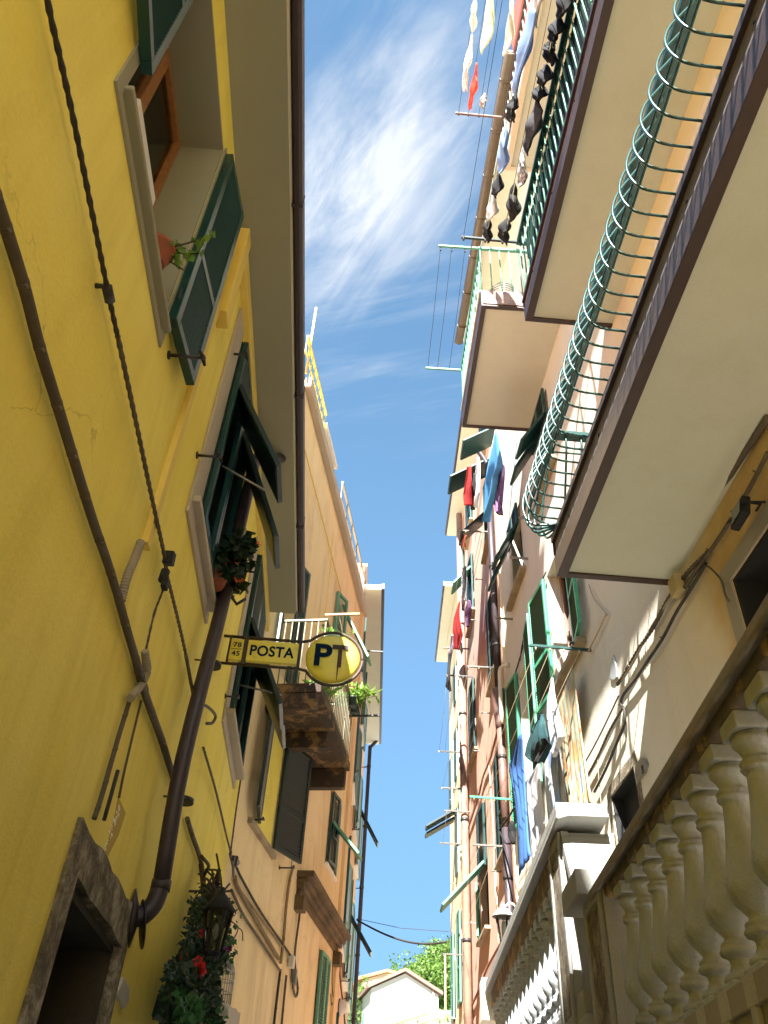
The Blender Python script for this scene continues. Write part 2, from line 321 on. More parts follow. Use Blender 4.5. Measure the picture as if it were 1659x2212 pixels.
# ------------------------------------------------------------------ building pieces
def wall(name, f, s0, s1, z0, z1, holes, mat, parent, depth=.26, back=6.0, roof=True):
    """front skin with real openings and their reveals, plus the sides, back and top of the block"""
    ss = sorted({s0, s1, *[h[0] for h in holes], *[h[1] for h in holes]}); zs = sorted({z0, z1, *[h[2] for h in holes], *[h[3] for h in holes]})
    b = MB()
    for i in range(len(ss) - 1):
        for j in range(len(zs) - 1):
            cs_, cz = (ss[i] + ss[i + 1]) / 2, (zs[j] + zs[j + 1]) / 2
            if any(h[0] < cs_ < h[1] and h[2] < cz < h[3] for h in holes): continue
            b.quad(f.P(ss[i], zs[j]), f.P(ss[i + 1], zs[j]), f.P(ss[i + 1], zs[j + 1]), f.P(ss[i], zs[j + 1]))
    for (a, c, d, e, *_) in holes:
        p = [f.P(a, d), f.P(c, d), f.P(c, e), f.P(a, e)]; q = [x - f.n * depth for x in p]
        for k in range(4): b.quad(p[k], p[(k + 1) % 4], q[(k + 1) % 4], q[k])
    F0, F1, B0, B1 = f.P(s0, z0), f.P(s1, z0), f.P(s0, z0, -back), f.P(s1, z0, -back); H = Vector((0, 0, z1 - z0))
    b.quad(F0, B0, B0 + H, F0 + H); b.quad(F1, B1, B1 + H, F1 + H); b.quad(B0, B1, B1 + H, B0 + H)
    if roof: b.quad(F0 + H, F1 + H, B1 + H, B0 + H)
    return b.build(name, mat, parent)
def leaf(mbf, mbs, o, U, V, Nn, w, h, th=.035, st=.05, n=None, louv=True, mid=True):
    """one louvred shutter leaf: o its lower hinge corner, U across, V up, N its face; frame into mbf, slats into mbs"""
    U = U.normalized(); V = V.normalized(); Nn = Nn.normalized(); o = Vector(o)
    mbf.par(o, U * st, V * h, Nn * th); mbf.par(o + U * (w - st), U * st, V * h, Nn * th)
    mbf.par(o + U * st, U * (w - 2 * st), V * st, Nn * th); mbf.par(o + U * st + V * (h - st), U * (w - 2 * st), V * st, Nn * th)
    bays = [(st, h - st)]
    if mid and h > 1.0:
        mbf.par(o + U * st + V * (h * .36), U * (w - 2 * st), V * st, Nn * th); bays = [(st, h * .36), (h * .36 + st, h - st)]
    for (a, b) in bays:
        k = max(3, int((b - a) / .035)) if n is None else n
        for i in range(k):
            z = a + (b - a) * (i + .1) / k; d = (b - a) / k
            mbs.par(o + U * st + V * (z + d * .55) + Nn * (th * .05), U * (w - 2 * st), Nn * (th * .85) - V * (d * .75), V * .006 + Nn * .002)
def shutter(f, s, z, w, h, ang, side, parent, mat=None, smat=None, name='shutter', off=.02, th=.035, tilt=0, catch=True):
    """leaf hinged at s; ang = 0 shut in the wall plane, 180 folded flat back on the wall; side=+1 extends to +s when shut"""
    mat = mat or GREEN; a = R_(ang)
    U = f.t * side * math.cos(a) + f.n * math.sin(a); Nn = (f.n * math.cos(a) - f.t * side * math.sin(a))
    V = Vector((0, 0, 1))
    A, B = MB(), MB(); leaf(A, B, f.P(s, z, off), U, V, Nn, w, h, th)
    o = A.build(name, mat, parent, bevel=.003); B.build('louvres', smat or mat, o); return o
def flap(f, s, zt, w, h, ang, parent, mat=None, name='shutter_flap', off=.04, smat=None):
    """lower panel of a shutter hinged along its top edge and pushed out at the bottom"""
    a = R_(ang); V = f.n * math.sin(a) - Vector((0, 0, 1)) * math.cos(a); Nn = f.n * math.cos(a) + Vector((0, 0, 1)) * math.sin(a)
    A, B = MB(), MB(); leaf(A, B, f.P(s, zt, off), f.t, V, Nn, w, h, .035, mid=False, n=12)
    A.par(f.P(s, zt, off) + V * .02 - Nn * .004 + f.t * .02, f.t * (w - .04), V * (h - .04), Nn * .014)
    o = A.build(name, mat or GREEN, parent, bevel=.003); B.build('louvres', smat or mat or GREEN, o); return o
def flap3(f, s0, s1, zh, ot, zt, parent, mat=None, name='shutter_flap', off=.05):
    """boarded lower panel hinged at height zh whose bottom edge stands ot metres out at height zt"""
    V = f.n * (ot - off) + Vector((0, 0, zt - zh)); h = V.length; Vn = V.normalized(); Nn = f.t.cross(Vn); Nn = Nn if Nn.z > 0 else -Nn
    A, B = MB(), MB(); leaf(A, B, f.P(s0, zh, off), f.t, Vn, Nn, s1 - s0, h, .035, mid=False, n=12)
    A.par(f.P(s0, zh, off) + Vn * .02 - Nn * .004 + f.t * .02, f.t * (s1 - s0 - .04), Vn * (h - .04), Nn * .014)
    o = A.build(name, mat or GREEN, parent, bevel=.003); B.build('louvres', mat or GREEN, o); return o
def window(f, s0, s1, z0, z1, parent, depth=.2, fmat=None, name='window', bars=True, dark=True, curtain=False):
    b = MB(); t = .06; o0, o1 = -depth, -depth + .05
    b.fbox(f, s0, s0 + t, z0, z1, o0, o1); b.fbox(f, s1 - t, s1, z0, z1, o0, o1); b.fbox(f, s0 + t, s1 - t, z0, z0 + t, o0, o1); b.fbox(f, s0 + t, s1 - t, z1 - t, z1, o0, o1)
    if bars: m_ = (s0 + s1) / 2; b.fbox(f, m_ - .04, m_ + .04, z0 + t, z1 - t, o0, o1 + .004)
    w = b.build(name, fmat or WOOD, parent, bevel=.004)
    g = MB(); g.fbox(f, s0 + t, s1 - t, z0 + t, z1 - t, -depth + .015, -depth + .021); g.build('glass', GLASS, w)
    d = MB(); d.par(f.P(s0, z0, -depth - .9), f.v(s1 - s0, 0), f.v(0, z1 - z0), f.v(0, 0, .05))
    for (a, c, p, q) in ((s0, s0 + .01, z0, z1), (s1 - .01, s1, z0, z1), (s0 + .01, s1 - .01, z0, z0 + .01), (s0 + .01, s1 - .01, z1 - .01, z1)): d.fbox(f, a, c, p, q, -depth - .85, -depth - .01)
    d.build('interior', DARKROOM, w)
    if curtain:
        c = MB(); n = 40; vs = []; fs = []
        for j in range(2):
            for i in range(n + 1):
                s = s0 + t + (s1 - s0 - 2 * t) * i / n; vs.append(f.P(s, z0 + t if j == 0 else z1 - t, -depth - .07 + .022 * math.sin(i * 1.25) + .008 * math.sin(i * 3.1)))
        for i in range(n): fs.append((i, i + 1, n + 2 + i, n + 1 + i))
        c.add(vs, fs, True); c.build('curtain', cloth_m('curtain', [(.55, .60, .55), (.66, .70, .66)], 4, trans=.4), w)
    return w
def sill(f, s0, s1, z, parent, out=.09, th=.05, mat=None, name='sill'):
    b = MB(); b.fbox(f, s0, s1, z - th, z, -.2, out); return b.build(name, mat or CONC, parent, bevel=.006)
def holder(f, s, z, parent=None, ln=.10, mat=None, label=None):
    """iron wind-hook that holds a shutter back"""
    b = MB(); b.tube([f.P(s, z, 0), f.P(s, z, ln)], .009, 6); b.tube([f.P(s - .05, z - .012, ln), f.P(s, z, ln + .012), f.P(s + .035, z + .035, ln), f.P(s + .06, z + .012, ln + .01)], [.008, .012, .012, .006], 6)
    b.lathe(f.P(s, z, 0), [(.022, 0), (.022, .008)], 8, f.n); return b.build('shutter_hook', mat or IRON, parent)
def seg(a, b, n): return [Vector(a).lerp(Vector(b), i / n) for i in range(n + 1)]
def catmull(pts, k=8):
    pts = [Vector(p) for p in pts]; P_ = [pts[0] * 2 - pts[1]] + pts + [pts[-1] * 2 - pts[-2]]; o = []
    for i in range(1, len(P_) - 2):
        for j in range(k):
            t = j / k; a, b, c, d = P_[i - 1:i + 3]
            o.append(.5 * ((2 * b) + (c - a) * t + (2 * a - 5 * b + 4 * c - d) * t * t + (3 * b - a - 3 * c + d) * t ** 3))
    o.append(pts[-1]); return o
def twisted(b, pts, r, gap, turns, n=6):
    turns = turns * 2.2; r = r * .62; gap = gap * .30
    pts = [Vector(p) for p in pts]; tot = sum((pts[i + 1] - pts[i]).length for i in range(len(pts) - 1)); k = max(20, int(tot / .025))
    def atl(d):
        for i in range(len(pts) - 1):
            l_ = (pts[i + 1] - pts[i]).length
            if d <= l_ or i == len(pts) - 2: return pts[i].lerp(pts[i + 1], min(1, d / l_)), (pts[i + 1] - pts[i]).normalized()
            d -= l_
    for ph in (0, math.pi):
        o = []
        for i in range(k + 1):
            p, d = atl(tot * i / k); u = d.orthogonal().normalized(); u = Vector((0, 0, 1)).cross(d); u = u.normalized() if u.length > .1 else Vector((0, 1, 0)); w = d.cross(u); a = ph + turns * tot * i / k
            o.append(p + (u * math.cos(a) + w * math.sin(a)) * gap)
        b.tube(o, r, n)
def pxl(f, pts, off, k=None): return [f.at(x, y, off) for x, y in pts]
def cable(name, label, f, pts, r, off, mat, smooth=True, tw=False, clips=0, group=None, conv=None):
    pts = [conv(*p) for p in pts] if conv else pts
    W3 = pxl(f, pts, off); b = MB()
    if smooth: W3 = catmull(W3, 6)
    if tw: twisted(b, W3, r, r * .9, 28)
    else: b.tube(W3, r, 8)
    o = b.build(name, mat); tag(o, label, name.replace('_', ' '), group)
    if clips:
        tot = len(W3) - 1
        for i in range(clips):
            c = MB()
            p = W3[int(tot * (i + .5) / clips)]; d = (W3[min(tot, int(tot * (i + .5) / clips) + 1)] - p).normalized()
            c.tube([p - d * .006, p + d * .006], r * 1.06, 8); c.tube([p, p + f.n * (r * 1.4) + d.cross(f.n) * r * 1.6], min(r * .35, .006), 6)
            c.build('clip', mat, o)
    return o
def cloth2(name, label, cat, f, off, left, right, mat, group=None, folds=5, amp=.03, nv=22, nu=18, thick=.006, conv=None, seed=1, sag=0):
    """a hanging cloth between two measured side edges, each ordered from top to bottom"""
    rr = random.Random(seed); lf = [f.px(*(conv(*p) if conv else p), off) for p in left]; rg = [f.px(*(conv(*p) if conv else p), off) for p in right]
    def at(pl, t):
        q = t * (len(pl) - 1); i = min(int(q), len(pl) - 2); u = q - i; return (pl[i][0] * (1 - u) + pl[i + 1][0] * u, pl[i][1] * (1 - u) + pl[i + 1][1] * u)
    ph = [rr.uniform(0, 6.28) for _ in range(4)]; vs = []; fs = []
    for j in range(nv + 1):
        t = j / nv; a = at(lf, t); b_ = at(rg, t)
        for i in range(nu + 1):
            u = i / nu; s = a[0] * (1 - u) + b_[0] * u; z = a[1] * (1 - u) + b_[1] * u
            d = amp * (.25 + t) * (math.sin(u * folds * 6.28 + ph[0] + t * .8) * .6 + math.sin(u * folds * 2.1 * 3.14 + ph[1] - t * 1.5) * .4) + amp * .5 * math.sin(t * 5 + ph[2] + u * 2)
            z2 = z + (.012 * math.sin(u * folds * 6.28 + ph[3]) if j == nv else 0)
            vs.append(f.P(s, z2, off + d))
    for j in range(nv):
        for i in range(nu): fs.append((j * (nu + 1) + i, j * (nu + 1) + i + 1, (j + 1) * (nu + 1) + i + 1, (j + 1) * (nu + 1) + i))
    b = MB(); b.add(vs, fs, True); o = b.build(name, mat, solid=thick); tag(o, label, cat, group); return o
def leaves(b, pts, n, rad, size, rr, shape='leaf', down=0):
    for _ in range(n):
        c = Vector(rr.choice(pts)) + Vector((rr.gauss(0, rad), rr.gauss(0, rad), rr.gauss(0, rad)))
        d = Vector((rr.gauss(0, 1), rr.gauss(0, 1), rr.gauss(0, 1) - down)).normalized(); u = d.orthogonal().normalized(); u.rotate(Matrix.Rotation(rr.uniform(0, 6.28), 3, d)); w = size * rr.uniform(.6, 1.3)
        wd = w * (.38 if shape == 'leaf' else .16)
        nn = d.cross(u) * wd * .25
        b.add([c, c + d * w * .45 + u * wd + nn, c + d * w, c + d * w * .45 - u * wd + nn], [(0, 1, 2), (0, 2, 3)])
def clothesarm(b, f, s, z, l, r=.014): b.fbox(f, s - r, s + r, z - r, z + r, 0, l)
# ================================================================== SETTING
g = MB(); g.quad(Vector((-400, -200, 0)), Vector((400, -200, 0)), Vector((400, 500, 0)), Vector((-400, 500, 0)))
tag(g.build('ground', ASPH), kind='structure')
g = MB(); g.quad(Vector((-.99, -30, .004)), Vector((1.0, -30, .004)), Vector((2.3, 30, .004)), Vector((-.99, 30, .004)))
tag(g.build('street', ASPH), kind='structure')
# wooded hillside far behind
hv = []; hf = []; nx, ny = 40, 30
def hillz(x, y):
    r = max(0, (y - 70) / 110); base = 34 * (r ** 1.1) if r > 0 else 0
    return base * (1.0 + .016 * (x - 10)) + 1.2 * math.sin(x * .25) * math.sin(y * .2) * min(1, r * 4)
for j in range(ny + 1):
    for i in range(nx + 1):
        x = -60 + 160 * i / nx; y = 70 + 120 * j / ny; hv.append(Vector((x, y, hillz(x, y) - (.02 if j == 0 else 0))))
for j in range(ny):
    for i in range(nx): hf.append((j * (nx + 1) + i, j * (nx + 1) + i + 1, (j + 1) * (nx + 1) + i + 1, (j + 1) * (nx + 1) + i))
g = MB(); g.add(hv, hf, True); HILLM = paint('hill_ground', (.07, .12, .02), .95, .5, scale=.3); tag(g.build('hill', HILLM), kind='structure')
rr = random.Random(3); b = MB()
for i in range(420):
    y = rr.uniform(100, 186); x = rr.uniform(.02, .20) * y; z = hillz(x, y); rad = rr.uniform(.8, 2.2)
    cpts = [Vector((x + rr.gauss(0, rad * .5), y + rr.gauss(0, rad * .5), z + rad * .6 + rr.gauss(0, rad * .4))) for _ in range(6)]
    leaves(b, cpts, 85, rad * .35, .55, rr)
tag(b.build('hillside_wood', LEAFH), 'sunlit green scrub and woodland covering the hill behind the white house', 'woodland', kind='stuff')

# ================================================================== LEFT: near yellow house
HB = thing('yellow_house', 'yellow plastered house with green shutters along the near left side of the alley', 'house', (-1, 2, 0))
wins = [(1.36, 2.42, 4.70, 6.38), (3.86, 4.78, 4.70, 6.42), (6.42, 7.60, 4.70, 6.42)]
door = (3.40, 4.46, 0.0, 2.55)
wall('wall', L, -14, 8.1, 0, 6.72, wins + [door], Y_PL, HB, depth=.32, back=7)
b = MB(); b.fbox(L, -7.4, -3.1, 6.9, 11.6, -7, -.02); b.build('sun_blocker', Y_PL, HB)  # unseen block added behind the camera to shade the near balustrade
# eave: soffit slab, edge board and gutter
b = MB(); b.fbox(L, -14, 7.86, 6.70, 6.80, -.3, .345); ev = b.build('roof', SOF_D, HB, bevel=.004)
b = MB(); b.fbox(L, -14, 7.83, 6.72, 6.86, .345, .362); b.build('edge_board', CREAMM, ev)
b = MB()
prof = [(.362, 6.78), (.366, 6.725), (.385, 6.70), (.41, 6.70), (.43, 6.725), (.434, 6.83), (.426, 6.83), (.422, 6.735), (.40, 6.71), (.378, 6.735), (.374, 6.80)]
b.prism([L.P(-14, z, o) for o, z in prof], L.v(21.86, 0)); b.build('gutter', BROWN, ev)
for s in (1.2, 2.9, 4.6, 6.3): b = MB(); b.fbox(L, s, s + .02, 6.693, 6.835, .36, .437); b.build('gutter_joint', BROWN, ev, bevel=.002)
b = MB(); b.prism([L.P(-14, 6.86, .35), L.P(-14, 8.6, -3.5), L.P(-14, 6.86, -7.2)], L.v(21.9, 0)); b.build('roof_tiles', ROOFT, ev)
# yellow frieze under the eave and boxed conduit
b = MB(); b.fbox(L, 3.24, 8.05, 6.56, 6.69, 0, .055); b.fbox(L, 3.10, 3.24, 5.75, 6.69, 0, .075); b.build('cornice', Y_TRIM, HB, bevel=.006)
b = MB(); b.fbox(L, 3.04, 3.11, 3.90, 5.80, 0, .03); tr_ = b.build('cable_trunking', Y_TRIM); tag(tr_, 'yellow painted square cable trunking climbing the wall left of the flapped shutters', 'cable trunking')
# window 1: open shutters
w = window(L, 1.36, 2.42, 4.70, 6.38, HB, depth=.30, curtain=True)
b = MB()
for (a, c, d, e) in ((1.30, 2.48, 4.60, 4.64), (1.30, 1.36, 4.64, 6.42), (2.42, 2.48, 4.64, 6.42)): b.fbox(L, a, c, d, e, 0, .012)
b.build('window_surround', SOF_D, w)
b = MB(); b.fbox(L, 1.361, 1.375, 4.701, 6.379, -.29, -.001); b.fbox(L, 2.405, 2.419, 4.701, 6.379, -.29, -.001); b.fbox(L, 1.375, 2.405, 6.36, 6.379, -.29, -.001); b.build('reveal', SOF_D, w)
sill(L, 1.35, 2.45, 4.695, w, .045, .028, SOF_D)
# near leaf stands open towards the viewer, far leaf is folded back on the wall
for ang, s, sd_, hh in ((175, 1.40, 1, 1.60), (174, 2.43, -1, 1.62)):
    o = shutter(L, s, 4.76 if s > 2 else 4.90, .41, hh, ang, sd_, HB, off=.055, th=.045)
holder(L, 1.05, 4.92, HB, .13); holder(L, 2.62, 4.72, HB, .16)
for s, z in ((2.44, 4.95), (2.44, 6.2), (1.36, 5.1)):
    b = MB(); b.tube([L.P(s, z - .04, .03), L.P(s, z + .05, .03)], .012, 6); b.build('hinge', IRON, HB)
# window 2: shut upper louvres, lower flaps pushed out
w = window(L, 3.86, 4.78, 4.70, 6.42, HB, depth=.22, fmat=BLKG)
b = MB()
for (a, c, d, e) in ((3.62, 4.80, 4.58, 4.66), (3.62, 3.86, 4.66, 6.50)): b.fbox(L, a, c, d, e, 0, .02)
b.fbox(L, 3.86, 3.875, 4.701, 6.419, -.21, -.001); b.build('window_surround', GRY_PL, w, bevel=.004)
sill(L, 3.64, 4.80, 4.72, w, .065, .045, GRY_PL)
for s in (3.87, 4.325):
    A = MB(); B = MB(); leaf(A, B, L.P(s, 6.0, .03), L.t, Vector((0, 0, 1)), L.n, .45, .43, mid=False); A.fbox(L, s, s + .05, 4.74, 6.0, .03, .065); A.fbox(L, s + .40, s + .45, 4.74, 6.0, .03, .065); A.fbox(L, s + .05, s + .40, 4.74, 4.79, .03, .065)
    o = A.build('shutter', GREEN, HB, bevel=.003); B.build('louvres', GREEN, o)
    flap3(L, s + .04, s + .41, 6.0, .42, 5.25 if s < 4 else 5.03, HB, BLKG)
b = MB(); b.tube([L.P(3.95, 5.25, .07), L.P(3.98, 5.1, .36)], .008, 6); b.build('flap_stay', STEEL, HB)
b = MB(); b.tube([L.P(4.72, 5.0, .07), L.P(4.72, 4.98, .28)], .008, 6); b.build('flap_stay', IRON, HB)
for (a, c, d, e) in ((3.86, 4.78, 4.72, 6.42), (6.42, 7.60, 4.72, 6.42)):
    b = MB(); b.fbox(L, a + .002, a + .03, d, e, -.17, .028); b.fbox(L, c - .03, c - .002, d, e, -.17, .028); b.fbox(L, a + .03, c - .03, e - .03, e - .002, -.17, .028); b.fbox(L, a + .03, c - .03, d, d + .012, -.17, .0); b.build('shade_lining', BLKG, HB)  # near-black boards over the reveals paint in the shade of the openings
holder(L, 3.72, 6.1, HB, .10); holder(L, 3.55, 4.95, HB, .13)
b = MB(); s_, z_ = L.px(*k2(1140, 1440)); b.tube([L.P(s_, z_, 0), L.P(s_, z_, .17)], .010, 6); b.tube([L.P(s_ - .05, z_ + .07, .13), L.P(s_, z_, .15), L.P(s_ + .03, z_ - .04, .19), L.P(s_ + .05, z_ + .02, .24)], .012, 6); b.lathe(L.P(s_, z_, 0), [(.025, 0), (.025, .01)], 8, L.n); b.build('shutter_hook', IRON, HB)
# window 3
w = window(L, 6.42, 7.60, 4.70, 6.42, HB, depth=.22, fmat=BLKG)
b = MB()
for (a, c, d, e) in ((6.25, 7.65, 4.58, 4.66), (6.25, 6.42, 4.66, 6.50)): b.fbox(L, a, c, d, e, 0, .02)
b.build('window_surround', GRY_PL, w, bevel=.004); sill(L, 6.28, 7.65, 4.72, w, .09, .05, GRY_PL)
for s in (6.43, 7.015):
    A = MB(); B = MB(); leaf(A, B, L.P(s, 5.72, .03), L.t, Vector((0, 0, 1)), L.n, .575, .70, mid=False); A.fbox(L, s, s + .05, 4.74, 5.72, .03, .065); A.fbox(L, s + .525, s + .575, 4.74, 5.72, .03, .065)
    o = A.build('shutter', GREEN, HB, bevel=.003); B.build('louvres', GREEN, o)
    flap3(L, s + .04, s + .53, 5.72, .42, 4.88 if s < 7 else 4.96, HB, BLKG)
b = MB(); b.tube([L.P(6.6, 5.1, .05), L.P(6.62, 5.05, .42)], .010, 6); b.build('flap_stay', STEEL, HB)
holder(L, 6.33, 5.2, HB, .09); holder(L, 6.2, 4.78, HB, .10)
# stone door surround and deep doorway
b = MB(); rr = random.Random(5)
def rough_prism(b, f, s0, s1, z0, z1, o0, o1, seed, amp=.012, n=10):
    r2 = random.Random(seed); vert = (z1 - z0) > (s1 - s0); ps = []
    for i in range(n + 1):
        t = i / n; ps.append((s0 + r2.uniform(-amp, amp), z0 + (z1 - z0) * t) if vert else (s0 + (s1 - s0) * t, z0 + r2.uniform(-amp, amp)))
    for i in range(n + 1):
        t = 1 - i / n; ps.append((s1 + r2.uniform(-amp, amp), z0 + (z1 - z0) * t) if vert else (s0 + (s1 - s0) * t, z1 + r2.uniform(-amp, amp)))
    b.prism([f.P(s, z, o0) for s, z in ps], f.n * (o1 - o0))
rough_prism(b, L, 3.27, 4.55, 2.535, 2.72, -.02, .022, 1); rough_prism(b, L, 3.25, 3.415, 0.01, 2.55, -.02, .02, 2, .014, 16); rough_prism(b, L, 4.447, 4.56, 0.01, 2.55, -.02, .02, 3, .01, 16)
dr = b.build('door_surround', GRANITE, HB)
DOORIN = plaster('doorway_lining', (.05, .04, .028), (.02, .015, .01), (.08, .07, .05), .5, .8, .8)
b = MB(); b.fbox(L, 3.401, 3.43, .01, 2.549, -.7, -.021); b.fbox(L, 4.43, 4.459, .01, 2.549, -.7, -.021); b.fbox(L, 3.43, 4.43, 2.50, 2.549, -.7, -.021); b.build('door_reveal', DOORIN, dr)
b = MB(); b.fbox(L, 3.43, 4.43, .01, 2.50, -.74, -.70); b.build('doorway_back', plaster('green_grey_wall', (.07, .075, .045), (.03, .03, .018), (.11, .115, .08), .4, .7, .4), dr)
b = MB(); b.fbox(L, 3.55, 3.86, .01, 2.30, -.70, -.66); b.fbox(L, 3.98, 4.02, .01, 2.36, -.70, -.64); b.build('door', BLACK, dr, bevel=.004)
# wall lumps: scraped-off plaster beside the door
b = MB(); pts = [(907, 470), (962, 590), (905, 760), (835, 900), (795, 1000), (780, 960), (815, 860), (860, 700), (890, 560)]
b.prism([L.at(*n5(x, y), .0) for x, y in pts], L.n * .004); b.build('plaster_patch', plaster('patched_plaster', (.50, .34, .06), (.36, .22, .04), (.56, .40, .09), .3, .6, .8), HB)
b = MB(); rr = random.Random(9)
for i in range(16):
    t = i / 15; x = 925 - 110 * t + rr.gauss(0, 8); y = 540 + 330 * t; c = L.at(*n5(x, y), .006); r = rr.uniform(.007, .013) * (1.3 - t * .6)
    b.lathe(c - L.n * .006, [(r, 0), (r * .9, r * .5), (r * .3, r * .8)], 7, L.n + Vector((0, rr.gauss(0, .3), rr.gauss(0, .3))))
b.build('filler_lumps', WH_PL, HB)
# downpipe with elbow and bell
dp = thing('downpipe', 'thick dark brown drainpipe ending in an elbow with round flange beside the stone doorway', 'drainpipe', L.P(4.6, 2.7, .1))
top = Vector(L.P(5.52, 6.69, .22))
pth = [L.at(*k3(700, 985), .11), L.at(*k3(800, 420), .11), L.at(*k2(1210, 1500), .11), L.at(*k2(1300, 1090), .11), L.at(*k2(1385, 720), .11)]
b = MB(); b.tube(catmull(pth, 4), .046, 18)
b.tube(catmull([pth[-1], L.at(*k2(1430, 670), .14), L.P(5.25, 6.60, .20), L.P(5.36, 6.71, .24)], 6), .045, 18); b.build('pipe', BROWN, dp)
b = MB(); e0 = pth[0]; b.tube([e0 + Vector((0, 0, .03)), e0 - Vector((0, 0, .02))], .052, 18); b.tube(catmull([e0, e0 + Vector((-.015, -.01, -.09)), e0 + Vector((-.06, -.02, -.15)), e0 + Vector((-.108, -.03, -.165))], 5), [.048] * 16, 18); b.build('elbow', BROWN, dp)
b = MB(); c = e0 + Vector((-.105, -.03, -.165)); b.lathe(c, [(.135, 0), (.135, .006), (.05, .03)], 24, Vector((1, .15, .1))); b.lathe(c + Vector((.05, .03, -.02)), [(.115, 0), (.115, .005)], 24, Vector((1, .3, .25))); b.build('flange', BROWN, dp)
for q_ in ((800, 612), (925, 20)):
    b = MB(); c = L.at(*k3(*q_), .11); b.tube([c - Vector((0, 0, .012)), c + Vector((0, 0, .012))], .058, 18); b.tube([c - L.n * .11 - L.t * .05, c - L.t * .05], .006, 6); b.build('bracket', IRON, dp)

# cables on the yellow wall
def conduit_line(name, label, pts, r, off, mat, conv, clips=0, tw=False, smooth=True, f=L): return cable(name, label, f, pts, r, off, mat, smooth, tw, clips, None, conv)
conduit_line('cable', 'thick plaster-grey conduit with stubby clips crossing the yellow wall diagonally from the upper left', [k1(*p) for p in ((-305, 200), (-190, 550), (-96, 850), (0, 1145), (48, 1290), (140, 1590))] + [k2(*p) for p in ((215, 90), (310, 400), (380, 630), (450, 860), (520, 1080), (580, 1250), (640, 1440))], .018, .03, CABLE, None, clips=11)
conduit_line('cable', 'grey conduit run continuing below the ribbed hose down to the brown drainpipe', [(640, 1440), (700, 1660), (760, 1860), (790, 1960)], .019, .03, CABLE, k2, clips=2)
conduit_line('cable', 'double grey conduit passing behind the brown drainpipe above the bracket', [(590, -10), (620, 110), (665, 240), (705, 350), (745, 480), (768, 540)], .020, .03, CABLE, k3, clips=4)
conduit_line('cable', 'woody dark conduit leaving the drainpipe towards the climbing plant', [(815, 690), (840, 770), (868, 850), (885, 930)], .017, .03, CABLE, k3, clips=2)
conduit_line('power_cable', 'dark twisted cable falling across the yellow wall from the top left', [(255, -60), (265, 40), (330, 330), (400, 650), (480, 1050), (590, 1600), (640, 1830)], .012, .04, CABLED, k1, tw=True)
conduit_line('power_cable', 'twisted cable between the wall clamp and the black connector', [(640, 30), (740, 500), (830, 930), (885, 1180), (905, 1300)], .013, .04, CABLE, k2, tw=True)
conduit_line('power_cable', 'twisted cable from the black connector down to the brown drainpipe', [(910, 1340), (960, 1540), (1010, 1760), (1040, 1930)], .012, .04, CABLE, k2, tw=True)
conduit_line('power_cable', 'twisted cable with a loose loop at the drainpipe bracket', [(810, -20), (838, 130), (850, 190), (900, 200), (938, 240), (925, 272), (900, 275)], .011, .06, CABLE, k3, tw=False)
conduit_line('power_cable', 'twisted cable running from the drainpipe down to the corner clamp', [(885, 380), (940, 570), (985, 760), (1003, 830)], .012, .04, CABLE, k3, tw=True)
conduit_line('cable', 'thin clipped cable beside the corner of the yellow house', [(1090, 200), (1060, 440), (1030, 640), (1005, 830)], .008, .02, CABLE, k3, clips=6)
conduit_line('cable', 'thin cable dropping from the black connector to the ribbed hose', [(912, 1360), (870, 1460), (835, 1560), (795, 1740)], .008, .02, CABLE, k2, tw=True)
conduit_line('cable', 'thin banded cable hanging below the short ribbed hose and ending in a stub', [(568, 165), (520, 320), (480, 460), (440, 600), (410, 690)], .011, .02, CABLE, k3, clips=4)
conduit_line('cable', 'thin dark wire leading down to the scraped plaster patch', [(615, 175), (575, 340), (540, 490), (518, 600)], .006, .015, CABLE, k3)
def ribbed(label, pts, conv, r=.020):
    W3 = catmull(pxl(L, [conv(*p) for p in pts], .035), 30); rs = [r * (1.0 if (i // 2) % 2 else .82) for i in range(len(W3))]; b = MB(); b.tube(W3, rs, 12, smooth=False); o = b.build('ribbed_hose', CABLEL); tag(o, label, 'conduit hose')
ribbed('light ribbed conduit hose leaving the end of the yellow trunking', [(768, 1150), (735, 1240), (690, 1350), (660, 1470)], k2)
ribbed('short bent ribbed hose over the grey conduit left of the drainpipe', [(790, 1745), (795, 1850), (770, 1930)], k2)
ribbed('lowest ribbed hose curling round the crossing of the grey conduits', [(638, 0), (640, 50), (615, 105), (568, 165)], k3)
ribbed('small ribbed hose lying against the drainpipe bracket', [(772, 520), (778, 590), (776, 665)], k3, .014)
for nm, q_, lab in (('cable_clamp', k1(590, 1600), 'small iron clamp holding the twisted cable on the open yellow wall'),):
    c = L.at(*q_, .04); b = MB(); b.tube([c - L.n * .04 - L.t * .03, c - L.t * .03, c + L.t * .02], .010, 6); b.tube([c - L.t * .03, c + L.t * .03], .020, 8); tag(b.build(nm, IRON), lab, 'clamp')
c = L.at(*k2(915, 1250), .05); b = MB(); b.par(c - Vector((.02, .03, .04)), Vector((.05, 0, 0)), Vector((0, .06, .02)), Vector((0, -.01, .07))); b.tube([c - Vector((0, .04, 0)), c + Vector((0, .05, .02))], .016, 8); b.tube([c - Vector((0, .0, .13)), c - Vector((0, -.01, .06))], .024, 8); b.par(c - Vector((.0, .02, .17)), Vector((.03, 0, 0)), Vector((0, .05, 0)), Vector((0, 0, .05)))
tag(b.build('cable_connector', BLACK, bevel=.004), 'black cable connector where the twisted cables meet between trunking and window', 'cable connector')
